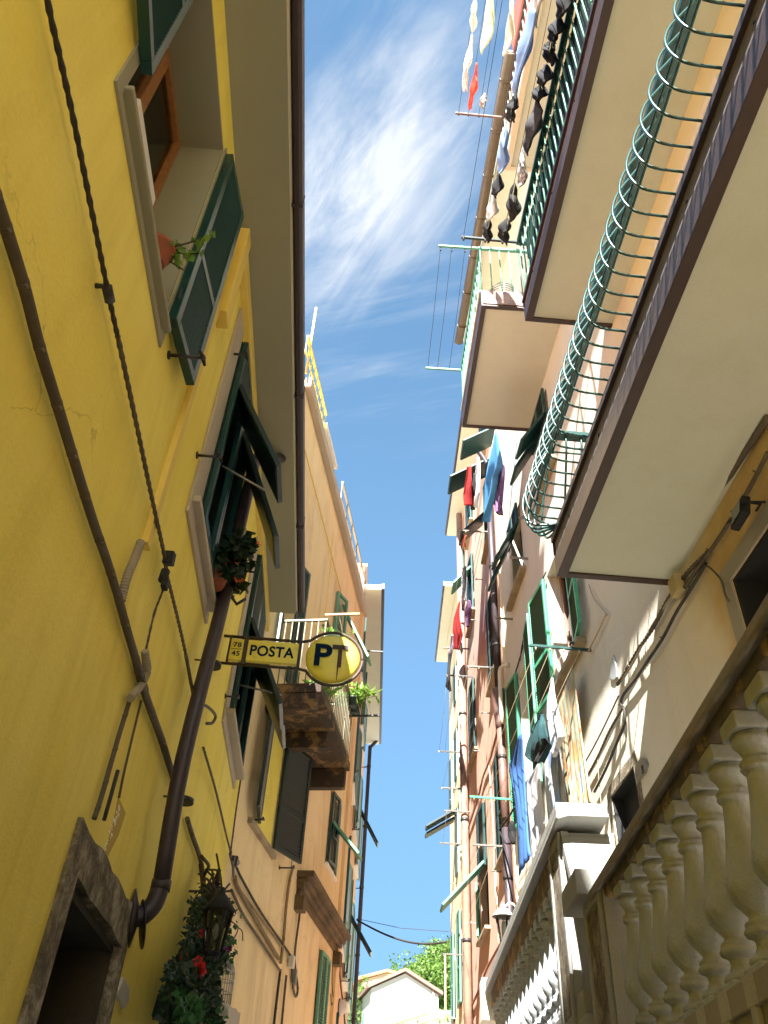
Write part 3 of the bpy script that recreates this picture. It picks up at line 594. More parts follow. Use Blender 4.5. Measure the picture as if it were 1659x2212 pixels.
# small plates by the door
def plate(name, lab, cat, f, pts, conv, mat, th=.02):
    b = MB(); b.prism([f.at(*conv(*p), 0) for p in pts], f.n * th); return tag(b.build(name, mat, bevel=.003), lab, cat)
plate('bell_plate', 'small pale intercom plate on the yellow wall right of the stone doorway', 'intercom', L, [(925, 1850), (968, 1935), (962, 2040), (930, 2090), (878, 1990), (882, 1950)], n5, WHITEP)
plate('wall_vent', 'narrow black slot plate low on the yellow wall beside the climbing plant', 'vent', L, [(1215, 1975), (1238, 2030), (1205, 2170), (1170, 2180), (1172, 2120)], n5, BLACK, .03)
b = MB(); s_, z_ = L.px(*n5(745, 640), 0); b.tube([L.P(s_, z_, .03), L.P(s_ + .01, z_ + .22, .03)], .009, 8); tag(b.build('conduit_stub', CABLED), 'short open conduit stub beside the end of the banded cable', 'conduit')

# flower pots on the sills
def pot(lab, f, s, z, off, r, h, leafn, lmat, flower=None, fn=0, seed=1, spread=.1, hang=0, fsz=.03, lsz=.06, mat=None, shape='leaf'):
    t = thing('potted_plant', lab, 'potted plant', f.P(s, z, off)); b = MB(); c = f.P(s, z, off)
    b.lathe(c, [(r * .7, 0), (r * .95, h * .82), (r * 1.06, h * .84), (r * 1.06, h), (r * .92, h), (r * .85, h * .86)], 18); b.build('pot', mat or TERR, t)
    rr = random.Random(seed); b = MB(); P_ = []
    for i in range(7):
        tip = c + Vector((rr.gauss(0, spread), rr.gauss(0, spread), h + rr.uniform(.3, 1) * spread * 1.6)) + f.n * hang * rr.uniform(.2, 1.0) - Vector((0, 0, hang * rr.uniform(0, .8)))
        mid_ = c.lerp(tip, .5) + Vector((0, 0, spread * .7)); cc = catmull([c + Vector((0, 0, h * .8)), mid_, tip], 4); b.tube(cc, .004, 5); P_ += cc[2:]
    b.build('stems', STEM, t); b = MB(); leaves(b, P_, leafn, spread * .22, lsz, rr, shape, .3); b.build('foliage', lmat, t)
    if flower:
        for _ in range(fn):
            b = MB(); q_ = Vector(rr.choice(P_)) + Vector((rr.gauss(0, .05), rr.gauss(0, .05), rr.gauss(0, .04))) + f.n * .03
            for k in range(5):
                d = Vector((rr.gauss(0, 1), rr.gauss(0, 1), rr.gauss(0, 1))).normalized(); u = d.orthogonal().normalized() * fsz * .4; b.add([q_, q_ + d * fsz * .6 + u, q_ + d * fsz, q_ + d * fsz * .6 - u], [(0, 1, 2, 3)])
            b.build('flower', flower, t)
    return t
pot('terracotta pot with trailing green leaves on the sill of the nearest window', L, 2.10, 4.70, .0, .075, .12, 70, LEAFB, seed=4, spread=.06, hang=.16, lsz=.045)
pot('dark leafy plant with orange flowers spilling over the sill below the pushed-out flaps', L, 4.55, 4.72, .06, .09, .12, 420, LEAF, ORGF, 7, seed=6, spread=.12, hang=.30, lsz=.085, fsz=.035)
b = MB(); b.fbox(L, 1.44, 1.86, 4.702, 4.80, -.10, .03); tag(b.build('sill_tray', WHITEP, bevel=.01), 'shallow white plastic tray lying on the nearest window sill', 'tray')

# ------------------------------------------------------------------ post sign
SY = 5.62
sg = thing('post_office_sign', 'yellow hanging POSTA sign with round PT disc on an iron frame', 'sign', (-1, SY, 4.9))
def spx(x, y, yy=SY):
    d = M @ Vector((x - CX, CY - y, -FX)); t = (yy - CAM.y) / d.y; return CAM + d * t
YEL = paint('sign_yellow', (.80, .70, .09), .38, .4, (.62, .48, .06), chips=(.16, .08, .02), chipamt=.25, scale=7)
RUST = paint('rusty_iron', (.05, .03, .024), .6, .6, (.02, .014, .012)); NAVY = paint('navy_letter', (.004, .018, .05), .85, .2); NAVY.node_tree.nodes['Principled BSDF'].inputs['Specular IOR Level'].default_value = .1
tl, tr2 = spx(*m1(265, 592)), spx(*m1(880, 642)); bl, br = spx(*m1(222, 797)), spx(*m1(840, 850))
zt, zb = (tl.z + tr2.z) / 2, (bl.z + br.z) / 2; xr = (tr2.x + br.x) / 2; dc = spx(*m1(1092, 768)); rd = (spx(*m1(1310, 765)).x - spx(*m1(872, 765)).x) / 2
b = MB(); rt = .012
a0 = math.asin(min(.9, ((zt - zb) / 2) / (rd + .012)))
arcT = [Vector((dc.x + (rd + .012) * math.cos(math.pi - a), SY, dc.z + (rd + .012) * math.sin(math.pi - a))) for a in [a0 + .28 + (math.pi - a0 - .28) * i / 24 for i in range(25)]]
arcB = [Vector((p.x, SY, 2 * dc.z - p.z)) for p in arcT]
b.tube([Vector((-1.02, SY, zt)), Vector((xr - .02, SY, zt)), Vector((xr + .04, SY, zt + .012))] + arcT, rt, 8); b.tube([Vector((-1.02, SY, zb)), Vector((xr - .02, SY, zb)), Vector((xr + .04, SY, zb - .012))] + arcB, rt, 8)
def vx(px_): return spx(*m1(px_, 720)).x
for a, c in ((285, 300), (400, 435), (828, 850)): b.par(Vector((vx(a), SY - .018, zb)), Vector((vx(c) - vx(a), 0, 0)), Vector((0, .036, 0)), Vector((0, 0, zt - zb)))
b.build('frame', RUST, sg)
for a, c in ((300, 402), (435, 828)):
    b = MB(); b.par(Vector((vx(a), SY - .02, zb + .028)), Vector((vx(c) - vx(a), 0, 0)), Vector((0, .04, 0)), Vector((0, 0, zt - zb - .056))); b.build('panel', YEL, sg, bevel=.005)
b = MB(); b.lathe(Vector((dc.x, SY + .03, dc.z)), [(rd - .03, 0), (rd - .012, .01), (rd - .01, .03), (rd - .03, .045), (rd * .7, .062), (rd * .35, .071), (.001, .075)], 48, Vector((0, -1, 0))); b.build('disc', YEL, sg)
def text(body, mat, parent, x, z, h, w=None, y=0, bold=.02, name='lettering', ext=.003, sx=1.0):
    cu = bpy.data.curves.new(name, 'FONT'); cu.body = body; cu.size = 1.0; cu.offset = bold; cu.extrude = 0; cu.align_x = 'CENTER'; cu.align_y = 'CENTER'; cu.space_character = 1.05
    o = bpy.data.objects.new(name, cu); COL.objects.link(o); dg = bpy.context.evaluated_depsgraph_get(); me = bpy.data.meshes.new_from_object(o.evaluated_get(dg)); COL.objects.unlink(o); bpy.data.objects.remove(o)
    xs = [v.co.x for v in me.vertices]; ys = [v.co.y for v in me.vertices]; sc_ = h / (max(ys) - min(ys)); sw = (w / (max(xs) - min(xs))) if w else sc_ * sx
    mx_, my_ = (max(xs) + min(xs)) / 2, (max(ys) + min(ys)) / 2; b = MB()
    b.add([Vector((x + (v.co.x - mx_) * sw, y, z + (v.co.y - my_) * sc_)) for v in me.vertices], [tuple(p.vertices) for p in me.polygons]); return b.build(name, mat, parent)
zc_ = (zt + zb) / 2
text('POSTA', NAVY, sg, (vx(458) + vx(800)) / 2, zc_, .095, vx(800) - vx(458), SY - .0225, .028)
text('78', NAVY, sg, (vx(320) + vx(388)) / 2, zc_ + .038, .045, vx(388) - vx(325), SY - .0225, .02); text('45', NAVY, sg, (vx(320) + vx(388)) / 2 - .003, zc_ - .038, .045, vx(388) - vx(325), SY - .0225, .02)
b = MB(); b.par(Vector((vx(310), SY - .0235, zc_ - .002)), Vector((vx(395) - vx(310), 0, 0)), Vector((0, .002, 0)), Vector((0, 0, .004))); b.build('lettering', NAVY, sg)
text('P', NAVY, sg, dc.x - .072, dc.z, .195, .135, SY - .048, .03)
GT = paint('worn_letter', (.05, .05, .052), .85, .8, (.06, .035, .02), scale=30); text('T', GT, sg, dc.x + .055, dc.z + .0, .195, .125, SY - .048, .03)
b = MB(); b.lathe(Vector((dc.x + .052, SY - .045, dc.z + .07)), [(.018, 0), (.014, .004)], 12, Vector((0, -1, 0))); b.tube([Vector((dc.x + .050, SY - .0475, dc.z + .07)), Vector((dc.x + .046, SY - .0485, dc.z - .09)), Vector((dc.x + .045, SY - .030, dc.z - .2))], [.008, .006, .002], 6); b.build('rust_streak', paint('rust', (.13, .05, .015), .8, .6), sg)
# ------------------------------------------------------------------ climbing plant, lantern and birdcage at the corner
tcl = thing('climbing_plant', 'dark leafy climbing plant with gnarled stem and red flowers at the yellow house corner', 'climbing plant', L.P(6.6, 0, .2))
rr = random.Random(21)
def vt(x, y, off=.15): return L.at(*n4(x, y), off)
b = MB(); b.tube(catmull([vt(850, 2400, .2), vt(830, 1900, .22), vt(840, 1500, .2), vt(800, 1150), vt(770, 800), vt(750, 480, .08), vt(730, 300, .05)], 5), [.028] * 20 + [.02] * 11, 8)
b.tube(catmull([vt(860, 800), vt(880, 600), vt(930, 500, .18), vt(940, 390, .2)], 5), [.035] * 8 + [.018] * 8, 8); b.tube(catmull([vt(760, 560, .1), vt(770, 440, .1), vt(820, 330, .14), vt(735, 215, .12)], 5), .012, 7)
for i in range(26):
    a = vt(rr.uniform(740, 930), rr.uniform(500, 760), rr.uniform(.1, .2)); b.tube(catmull([a, a + Vector((rr.gauss(0, .03), rr.gauss(0, .05), rr.gauss(0, .05))), a + Vector((rr.gauss(0, .05), rr.gauss(0, .08), rr.gauss(0, .08)))], 3), .008, 5)
for pts in ([(1090, 990), (1170, 1060), (1130, 1180), (1060, 1230)], [(1120, 1040), (1215, 1100), (1225, 1220)], [(1060, 860), (1130, 850), (1140, 900)], [(1030, 1540), (1050, 1400), (1080, 1230)]): b.tube(catmull([vt(*p, .3) for p in pts], 4), .005, 5)
b.build('stem', STEM, tcl)
def mass(b, x0, x1, y0, y1, n, size, off0=.08, off1=.4, shape='leaf', dens=None):
    for _ in range(n):
        y = rr.uniform(y0, y1); u = rr.random(); xa = x0[0] + (x0[1] - x0[0]) * (y - y0) / (y1 - y0); xb = x1[0] + (x1[1] - x1[0]) * (y - y0) / (y1 - y0)
        leaves(b, [vt(xa + (xb - xa) * u, y, rr.uniform(off0, off1))], 1, .015, size, rr, shape, .3)
b = MB(); mass(b, (640, 530), (800, 820), 720, 1420, 900, .036, .05, .22); mass(b, (400, 240), (900, 960), 1480, 2500, 6500, .042, .04, .36); mass(b, (930, 860), (1050, 1090), 720, 1560, 600, .04, .1, .35); mass(b, (560, 480), (900, 900), 1200, 1700, 1300, .04, .05, .25); mass(b, (740, 700), (920, 930), 560, 900, 300, .03, .1, .2)
b.build('foliage', LEAF, tcl)
b = MB(); mass(b, (1060, 1000), (1190, 1100), 900, 1560, 34, .05, .28, .42); mass(b, (480, 420), (760, 760), 1850, 2300, 170, .045, .34, .42); mass(b, (900, 820), (980, 960), 2050, 2300, 20, .05, .3, .4); b.build('young_leaves', leaf_m('leaf_young', (.02, .10, .025), (.05, .16, .035), .35), tcl)
def blossom(b, c, r, n=14):
    for k in range(n):
        d = Vector((rr.gauss(0, 1), rr.gauss(0, 1), rr.gauss(0, 1))).normalized(); u = d.orthogonal().normalized() * r * .5; b.add([c, c + d * r * .6 + u, c + d * r, c + d * r * .6 - u], [(0, 1, 2, 3)])
b = MB(); blossom(b, vt(710, 1560, .36), .042, 40); blossom(b, vt(530, 1440, .3), .03); blossom(b, vt(690, 1465, .36), .03); blossom(b, vt(735, 1135, .3), .025); b.build('red_flowers', REDF, tcl)
b = MB(); blossom(b, vt(1060, 1300, .36), .03, 16); blossom(b, vt(985, 1290, .36), .025, 10); b.build('purple_flowers', PURF, tcl)
ln = thing('wall_lantern', 'black lantern with glass panes half hidden in the climbing plant', 'lantern', vt(900, 1100, .4))
c = vt(905, 1110, .38); b = MB(); u = .5
b.lathe(c + Vector((0, 0, .10)), [(.085, 0), (.09, .012), (.05, .07), (.02, .10), (.012, .13)], 6); b.lathe(c - Vector((0, 0, .13)), [(.035, 0), (.05, .02), (.05, .03)], 6)
for k in range(6):
    a = k * math.pi / 3; b.tube([c + Vector((.047 * math.cos(a), .047 * math.sin(a), -.10)), c + Vector((.078 * math.cos(a), .078 * math.sin(a), .10))], .006, 5)
b.tube([c + Vector((0, 0, .22)), vt(860, 880, .2), vt(830, 900, .02)], .008, 6); b.build('frame', BLACK, ln)
b = MB(); b.lathe(c, [(.046, -.10), (.074, .10)], 6, smooth=False); b.build('glass', GLASS, ln)
b = MB(); b.lathe(c, [(.008, -.04), (.015, -.01), (.013, .02), (.006, .04)], 10); b.build('bulb', STEEL, ln)
bc = thing('birdcage', 'small white wire birdcage hanging under the climbing plant', 'birdcage', vt(1010, 1700, .35))
c = vt(1010, 1740, .35); b = MB(); rc, hc = .058, .24
for k in range(22):
    a = k * 2 * math.pi / 22; e = Vector((math.cos(a), math.sin(a), 0)); b.tube([c + e * rc - Vector((0, 0, hc / 2)), c + e * rc + Vector((0, 0, hc * .3)), c + e * rc * .75 + Vector((0, 0, hc * .47)), c + Vector((0, 0, hc * .58))], .0022, 4)
for z in (-.5, -.2, .08, .3):
    b.tube([c + Vector((math.cos(k * math.pi / 8) * rc, math.sin(k * math.pi / 8) * rc, hc * z)) for k in range(17)], .004, 5)
b.build('wires', WHITEP, bc); b = MB(); b.lathe(c - Vector((0, 0, hc / 2 + .05)), [(.055, 0), (.06, .05), (.058, .055)], 20); b.build('base', WHITEP, bc)
b = MB()
for (x, y, w_) in ((1085, 270, .03), (1060, 210, .02), (1120, 330, .025)):
    c = L.at(*n4(x, y), .08); b.par(c, Vector((w_, 0, 0)), Vector((0, .06, 0)), Vector((0, 0, .05)))
b.tube([L.at(*n4(1075, 180), .06), L.at(*n4(1110, 330), .08), L.at(*n4(1120, 460), .08)], .014, 7); b.tube([L.at(*n4(1150, 230), .09), L.at(*n4(1170, 300), .09)], .02, 7); tag(b.build('corner_clamp', IRON, bevel=.004), 'iron clamp bundling cables on the corner between the yellow and orange houses', 'clamp')

# ================================================================== LEFT: orange house
HO = thing('orange_house', 'weathered orange house with a stained balcony beyond the yellow house', 'house', Q.P(3, 0))
qw = [(.80, 1.42, 4.66, 6.0), (.62, 1.12, 6.55, 8.45), (3.45, 4.15, 8.35, 9.6), (4.55, 5.25, 5.50, 6.60), (4.68, 5.38, 2.3, 4.40), (.10, .72, 0, 2.75)]
wall('wall', Q, 0, 6.1, 0, 10.95, [qw[1], qw[2], qw[3], qw[4], qw[5]], O_PL, HO, back=6)
b = MB(); b.fbox(Q, -.02, 6.1, 10.78, 10.98, 0, .10); b.build('roof', GRY_PL, HO, bevel=.01)
b = MB(); b.fbox(Q, 5.86, 6.12, 0, 10.9, 0, .05); b.build('corner_pilaster', plaster('bright_pilaster', (.78, .54, .28), (.6, .38, .16), (.82, .62, .36), .3, .4, .3), HO)
# blind window: painted panel between two open shutters
b = MB(); b.fbox(Q, .78, 1.44, 4.66, 6.0, 0, .006); b.build('blind_window', Y_PL, HO)
b = MB(); b.fbox(Q, .45, 1.58, 4.59, 4.65, 0, .05); b.build('sill', CONC, HO, bevel=.005)
shutter(Q, .78, 4.70, .52, 1.30, 168, 1, HO, BLKG, off=.05); shutter(Q, 1.46, 4.68, .58, 1.30, 160, -1, HO, BLKG, off=.05)
holder(Q, .55, 4.66, HO, .12); holder(Q, 1.95, 4.62, HO, .16)
# french door on the balcony
w = window(Q, .62, 1.12, 6.55, 8.45, HO, fmat=BLKG); shutter(Q, .61, 6.6, .26, 1.8, 168, 1, HO); shutter(Q, 1.13, 6.6, .26, 1.8, 165, -1, HO)
w = window(Q, 3.45, 4.15, 8.35, 9.6, HO, fmat=BLKG); shutter(Q, 3.46, 8.38, .34, 1.2, 20, 1, HO, GREEN3); flap(Q, 3.82, 9.55, .32, 1.15, 26, HO, GREEN3, name='shutter')
w = window(Q, 4.55, 5.25, 5.50, 6.60, HO, fmat=BLKG); shutter(Q, 4.56, 5.53, .34, 1.05, 8, 1, HO); shutter(Q, 5.24, 5.53, .34, 1.05, 8, -1, HO); flap(Q, 4.56, 6.10, .34, .62, 42, HO, GREEN3, off=.06); sill(Q, 4.48, 5.32, 5.50, HO, .06, .04, WH_PL)
w = window(Q, 4.68, 5.38, 2.3, 4.40, HO, fmat=BLKG); shutter(Q, 4.69, 2.3, .345, 2.08, 3, 1, HO, GREEN3); shutter(Q, 5.37, 2.3, .345, 2.08, 3, -1, HO, GREEN3)
# moulded lintel over the shuttered door
b = MB()
for z0_, z1_, o in ((4.60, 4.68, .05), (4.68, 4.74, .10), (4.74, 4.80, .15), (4.80, 4.88, .22)): b.fbox(Q, 2.95 - o * .4, 5.9 + o * .4, z0_, z1_, -.01, o)
for s in (2.98, 5.82): b.fbox(Q, s - .09, s + .09, 4.42, 4.60, -.01, .12)
b.build('lintel', plaster('dark_lintel', (.12, .075, .03), (.03, .02, .012), (.20, .13, .06), .7, .9, .9), HO, bevel=.012)
# stone arch low at the corner
b = MB(); rough_prism(b, Q, .0, .85, 2.76, 2.98, -.02, .09, 8, .012); rough_prism(b, Q, .73, .88, .01, 2.75, -.02, .08, 9, .01, 12); b.build('door_surround', GRY_PL, HO)
b = MB(); b.fbox(Q, .1, .72, 0, 2.75, -.9, -.88); b.build('door', BLACK, HO)
# balcony: two stained bays on brackets
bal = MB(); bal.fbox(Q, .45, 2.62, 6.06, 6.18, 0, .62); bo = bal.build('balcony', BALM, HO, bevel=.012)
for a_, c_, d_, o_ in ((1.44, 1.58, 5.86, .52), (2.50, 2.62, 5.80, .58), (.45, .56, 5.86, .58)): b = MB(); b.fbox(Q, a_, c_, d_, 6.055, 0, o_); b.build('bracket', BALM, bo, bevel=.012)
b = MB(); zt_ = 7.02
for (s, o) in [(.47 + i * .107, .59) for i in range(21)] + [(.47, .1 + .08 * i) for i in range(6)] + [(2.60, .1 + .08 * i) for i in range(6)]: b.tube([Q.P(s, 6.18, o), Q.P(s, zt_, o)], .0075, 6)
RAILM = paint('dull_rail', (.20, .19, .13), .6, .5); b.build('baluster_bars', RAILM, bo)
b = MB(); b.fbox(Q, .45, 2.63, zt_, zt_ + .025, .575, .61); b.fbox(Q, .455, .485, zt_, zt_ + .025, 0, .575); b.fbox(Q, 2.59, 2.62, zt_, zt_ + .025, 0, .575); b.fbox(Q, .45, 2.63, 6.25, 6.265, .58, .60); b.build('railing', RAILM, bo)
pot('green glazed pot with yellow-green plant hanging on the near corner of the orange house balcony', Q, .50, 6.62, .68, .085, .20, 160, LEAFB, seed=11, spread=.09, lsz=.05, mat=paint('glazed_pot', (.12, .20, .15), .3, .6))
for i, (s, n_) in enumerate(((.72, 120), (1.0, 70), (2.35, 170), (2.55, 170))):
    pot(['pot of thin grassy leaves on the orange house balcony beside the PT disc', 'smaller pot of grassy leaves right behind the post office sign', 'spiky pale plant leaning over the far end of the orange house balcony', 'spiky pale plant at the far corner of the balcony by the washing arm'][i], Q, s, 6.18 if i < 2 else 6.86, .5 if i < 2 else .64, .08, .13, n_, LEAFB, seed=30 + i, mat=BLKG, spread=.13, hang=.06, lsz=.13, shape='blade')
def clothes_line(lab, f, s_list, z, offs, ln_, armat, tips=None, r=.013, group='washing lines on brackets'):
    """brackets standing out from a wall with cords between them"""
    t = thing('clothes_line', lab, 'clothes line', f.P(s_list[0], z[0] if isinstance(z, tuple) else z, 0), group)
    for s, zz, a in s_list_z(s_list, z, armat):
        b = MB(); b.fbox(f, s - r, s + r, zz - r, zz + r, tips or 0, ln_ + .03); b.build('arm', a, t, bevel=.003)
    b = MB()
    if len(s_list) > 1:
        for o in offs: p = f.P(s_list[0], z if not isinstance(z, tuple) else z[0], o); q = f.P(s_list[1], z if not isinstance(z, tuple) else z[1], o); b.tube([p, p.lerp(q, .5) - Vector((0, 0, .04)), q], .0035, 5)
        b.build('cord', ROPE, t)
    return t
def s_list_z(sl_, z, a):
    return [(s, (z[i] if isinstance(z, tuple) else z), (a[i] if isinstance(a, tuple) else a)) for i, s in enumerate(sl_)]
clothes_line('wooden washing arm and cords over the balcony of the orange house', Q, (.55, 2.62), (7.16, 6.86), (.72, .86), .95, (WOODL, IRON), tips=.55)
# pipes and cables of the orange house
for lab, pts, r, mat, cl, cv in (
    ('clipped cable climbing the orange wall from the low corner', [(130, 1080), (230, 1290), (370, 1500), (540, 1760)], .014, CABLE, 3, m2),
    ('dark twisted cable descending from the corner clamp to the white junction box', [(170, 880), (215, 980), (380, 1270), (560, 1530), (640, 1650)], .016, CABLED, 0, m2),
    ('plaster-covered pipe sloping down beside the twisted cable', [(160, 960), (180, 1050), (330, 1320), (480, 1580), (530, 1660)], .026, PIPEB, 0, m2),
    ('thin pipe sloping under the plaster-covered pipe', [(190, 1060), (400, 1350), (560, 1560)], .010, PIPEB, 2, m2),
    ('vertical pipe dropping from the left end of the moulded lintel', [(655, 880), (620, 1010), (590, 1250), (570, 1500), (545, 1700)], .018, PIPEB, 2, m2),
    ('second vertical pipe under the middle of the moulded lintel', [(725, 1140), (700, 1340), (665, 1650), (690, 1900), (675, 1980), (650, 1900), (640, 1750)], .014, CABLE, 3, m2),
    ('left of two pipes running down from the junction box to the street', [(545, 1750), (520, 1950), (490, 2212), (470, 2400)], .015, CABLED, 3, m2),
    ('right of two pipes running down from the junction box to the street', [(595, 1800), (575, 2000), (555, 2212), (540, 2400)], .013, CABLE, 3, m2),
    ('thin wire hooked over the left end of the moulded lintel', [(635, 900), (655, 780), (705, 850)], .006, CABLEL, 0, m2),
    ('rope-like cable hanging below the right end of the moulded lintel', [(1000, 1580), (1040, 1650), (1050, 1850), (1080, 2100), (1095, 2300)], .013, CABLE, 4, m2),
    ('thin wire looping on the orange wall near the round white lamp', [(990, 1660), (980, 1850), (990, 2000), (975, 2050), (970, 1960)], .006, CABLED, 0, m2),
    ('thin crack-dark wire dropping from the balcony to the moulded lintel', [(758, 150), (730, 450), (700, 830)], .007, PIPEB, 0, m2),
    ('slim pale conduit climbing the upper orange wall in a long diagonal', [(330, 1060), (370, 1240), (560, 1990), (640, 2300)], .010, Y_TRIM, 2, m6),
    ('thin pale pipe beside the orange house window with the tilted shutter', [(1100, -200), (1050, 300), (1000, 700)], .006, Y_TRIM, 0, m1)):
    cable('wall_pipe' if 'pipe' in lab else 'cable', lab, Q, pts, r, .03, mat, True, 'twisted' in lab, cl, None, cv)
b = MB(); c = Q.at(*m2(620, 1690), .02); b.par(c - Q.t * .05 - Vector((0, 0, .06)), Q.t * .10, Vector((0, 0, .13)), Q.n * .06); tag(b.build('junction_box', WHITEP, bevel=.008), 'white plastic junction box where the cables of the orange wall meet', 'junction box')
b = MB(); c = Q.at(*m2(650, 1800), .02); b.par(c - Q.t * .04 - Vector((0, 0, .1)), Q.t * .06, Vector((0, 0, .16)), Q.n * .05); tag(b.build('meter_box', STEEL, bevel=.005), 'small grey box with taped cable under the white junction box', 'junction box')
lp = thing('globe_lamp', 'white half-round lamp low on the orange wall near the shuttered door', 'wall lamp', Q.at(*m2(1040, 2070), 0)); b = MB(); b.lathe(Q.at(*m2(1040, 2070), 0), [(.11, 0), (.11, .03), (.09, .08), (.05, .11), (.001, .12)], 24, Q.n); b.build('globe', WHITEP, lp); b = MB(); b.lathe(Q.at(*m2(1040, 2070), 0), [(.12, 0), (.12, .015)], 24, Q.n); b.build('base', IRON, lp)
# roof terrace rails and chimney
def rail(name, lab, f, s0, s1, z0, z1, off, mat, n=14, rad=.012, mids=(.5,)):
    t = thing(name, lab, 'railing', f.P(s0, z0, off)); b = MB(); b.fbox(f, s0, s1, z1 - .02, z1 + .02, off - .02, off + .02)
    for m_ in mids: zz = z0 + (z1 - z0) * m_; b.fbox(f, s0, s1, zz - .01, zz + .01, off - .01, off + .01)
    b.build('rail', mat, t); b = MB()
    for i in range(n + 1): s = s0 + (s1 - s0) * i / n; b.tube([f.P(s, z0, off), f.P(s, z1 - .02, off)], rad, 5)
    b.build('posts', mat, t); return t
YR = paint('yellow_rail', (.68, .55, .12), .5, .3)
rail('terrace_railing', 'yellow terrace railing on the roof edge of the orange house', Q, -.3, 1.3, 10.98, 11.6, .02, YR, 8, .009)
b = MB(); b.tube([Q.P(-.12, 10.95, .03), Q.P(-.16, 12.5, .03)], .018, 8); tag(b.build('pole', YR), 'tall yellow pole standing above the roof terrace railing', 'pole')
rail('terrace_railing', 'grey pipe railing farther along the roof edge of the orange house', Q, 3.0, 6.0, 10.98, 11.65, .02, STEEL, 5, .012, (.5,))
b = MB(); b.fbox(Q, 1.35, 2.3, 10.98, 11.35, -.5, .0); b.fbox(Q, 1.3, 2.35, 11.35, 11.42, -.55, .06); tag(b.build('roof_shed', WH_PL, bevel=.01), 'small pale slatted roof shelter behind the yellow terrace railing', 'roof shelter')

# ================================================================== LEFT: far peach house
HF = thing('peach_house', 'tall peach-coloured house with a wide eave at the far left end of the alley', 'house', FL.P(3, 0))
fw = [(.6, 1.5, 4.9, 6.5), (3.0, 3.9, 4.9, 6.5), (.6, 1.5, 7.6, 9.2), (3.0, 3.9, 7.6, 9.2), (5.2, 6.0, 7.6, 9.2), (.7, 1.5, 9.9, 11.0), (3.0, 3.9, 9.9, 11.0), (5.2, 6.0, 4.9, 6.5), (3.0, 3.9, 2.3, 3.9), (.6, 1.5, 2.3, 3.9)]
wall('wall', FL, 0, 7.4, 0, 11.5, fw, FLPK, HF, back=6)
b = MB(); b.fbox(FL, 0, 7.4, 11.5, 11.62, -.5, .38); ef = b.build('roof', SOF, HF, bevel=.004)
b = MB(); b.fbox(FL, 0, 7.4, 11.52, 11.66, .38, .44); b.build('gutter', BROWN, ef)
b = MB(); b.fbox(FL, .02, .8, 11.621, 12.1, -.8, .0); b.fbox(FL, 0, .85, 12.1, 12.16, -.9, .05); b.build('chimney', paint('pink_chimney', (.62, .42, .33), .8, .3), ef)
for (a, c, d, e) in fw:
    w = window(FL, a, c, d, e, HF, fmat=BLKG, depth=.14)
    for s, sd_ in ((a, 1), (c, -1)): shutter(FL, s, d, (c - a) / 2, e - d, 172, sd_, HF, off=.05)
    sill(FL, a - .08, c + .08, d, w, .08, .04, WH_PL)
flap(FL, 5.25, 8.9, .35, .9, 30, HF, BLKG); flap(FL, 3.4, 6.1, .42, .8, 34, HF, BLKG)
b = MB(); b.tube([FL.P(7.3, 11.4, .14), FL.P(7.3, 0, .14)], .05, 10); b.tube(catmull([FL.P(7.3, 11.35, .14), FL.P(7.2, 11.5, .3), FL.P(7.1, 11.6, .38)], 4), .045, 10); b.build('downpipe', BROWN, HF)
for z in (10.8, 9.2, 7.7, 6.2, 4.9, 3.6): b = MB(); b.tube([FL.P(7.3, z, .14), FL.P(7.3, z + .05, .14)], .06, 10); b.tube([FL.P(7.3, z, 0), FL.P(7.3, z, .14)], .012, 6); b.build('bracket', IRON, HF)
for s, z in ((.3, 7.7), (2.7, 4.8), (2.7, 7.5), (4.3, 4.8), (5.0, 9.8)): holder(FL, s, z, HF, .13)
clothes_line('dark washing arm under the far left eave', FL, (.3,), 10.2, (), .45, (IRON,))
# ================================================================== RIGHT: cream house with balconies
HC = thing('cream_house', 'cream and ochre house with three balconies along the near right side of the alley', 'house', R.P(2, 0))
def opx(f, cv, tl_, br_): s0, z1 = f.px(*cv(*tl_)); s1, z0 = f.px(*cv(*br_)); return tuple(sorted((s0, s1))) + tuple(sorted((z0, z1)))
YLW = plaster('warm_yellow', (.76, .56, .20), (.6, .42, .14), (.80, .64, .30), .2, .3, .2)
rwin = [(7.16, 8.02, 6.05, 7.62), (9.27, 9.87, 5.3, 7.25), (9.08, 9.78, 8.50, 9.75), (7.15, 7.95, 8.75, 10.1), (2.6, 3.98, 2.2, 4.68), (6.10, 6.75, 3.6, 4.40), (.2, 1.4, 5.6, 7.9), (2.4, 3.6, 5.6, 7.9), (6.6, 7.6, 10.65, 12.4), (5.8, 6.5, 12.2, 13.6), (1.5, 3.0, 8.7, 11.0)]
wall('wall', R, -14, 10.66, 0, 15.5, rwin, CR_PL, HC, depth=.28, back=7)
# doorway to the terrace; black sheets over its reveals paint in the shade
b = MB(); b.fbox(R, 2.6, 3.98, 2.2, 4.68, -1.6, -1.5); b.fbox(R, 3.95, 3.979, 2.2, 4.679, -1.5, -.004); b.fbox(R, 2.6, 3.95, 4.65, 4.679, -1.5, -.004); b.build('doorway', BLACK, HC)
b = MB(); b.fbox(R, 3.981, 4.10, 2.2, 4.68, -.0, .012); b.fbox(R, 2.4, 4.10, 4.681, 4.80, 0, .012); b.build('door_surround', TAUPE, HC)
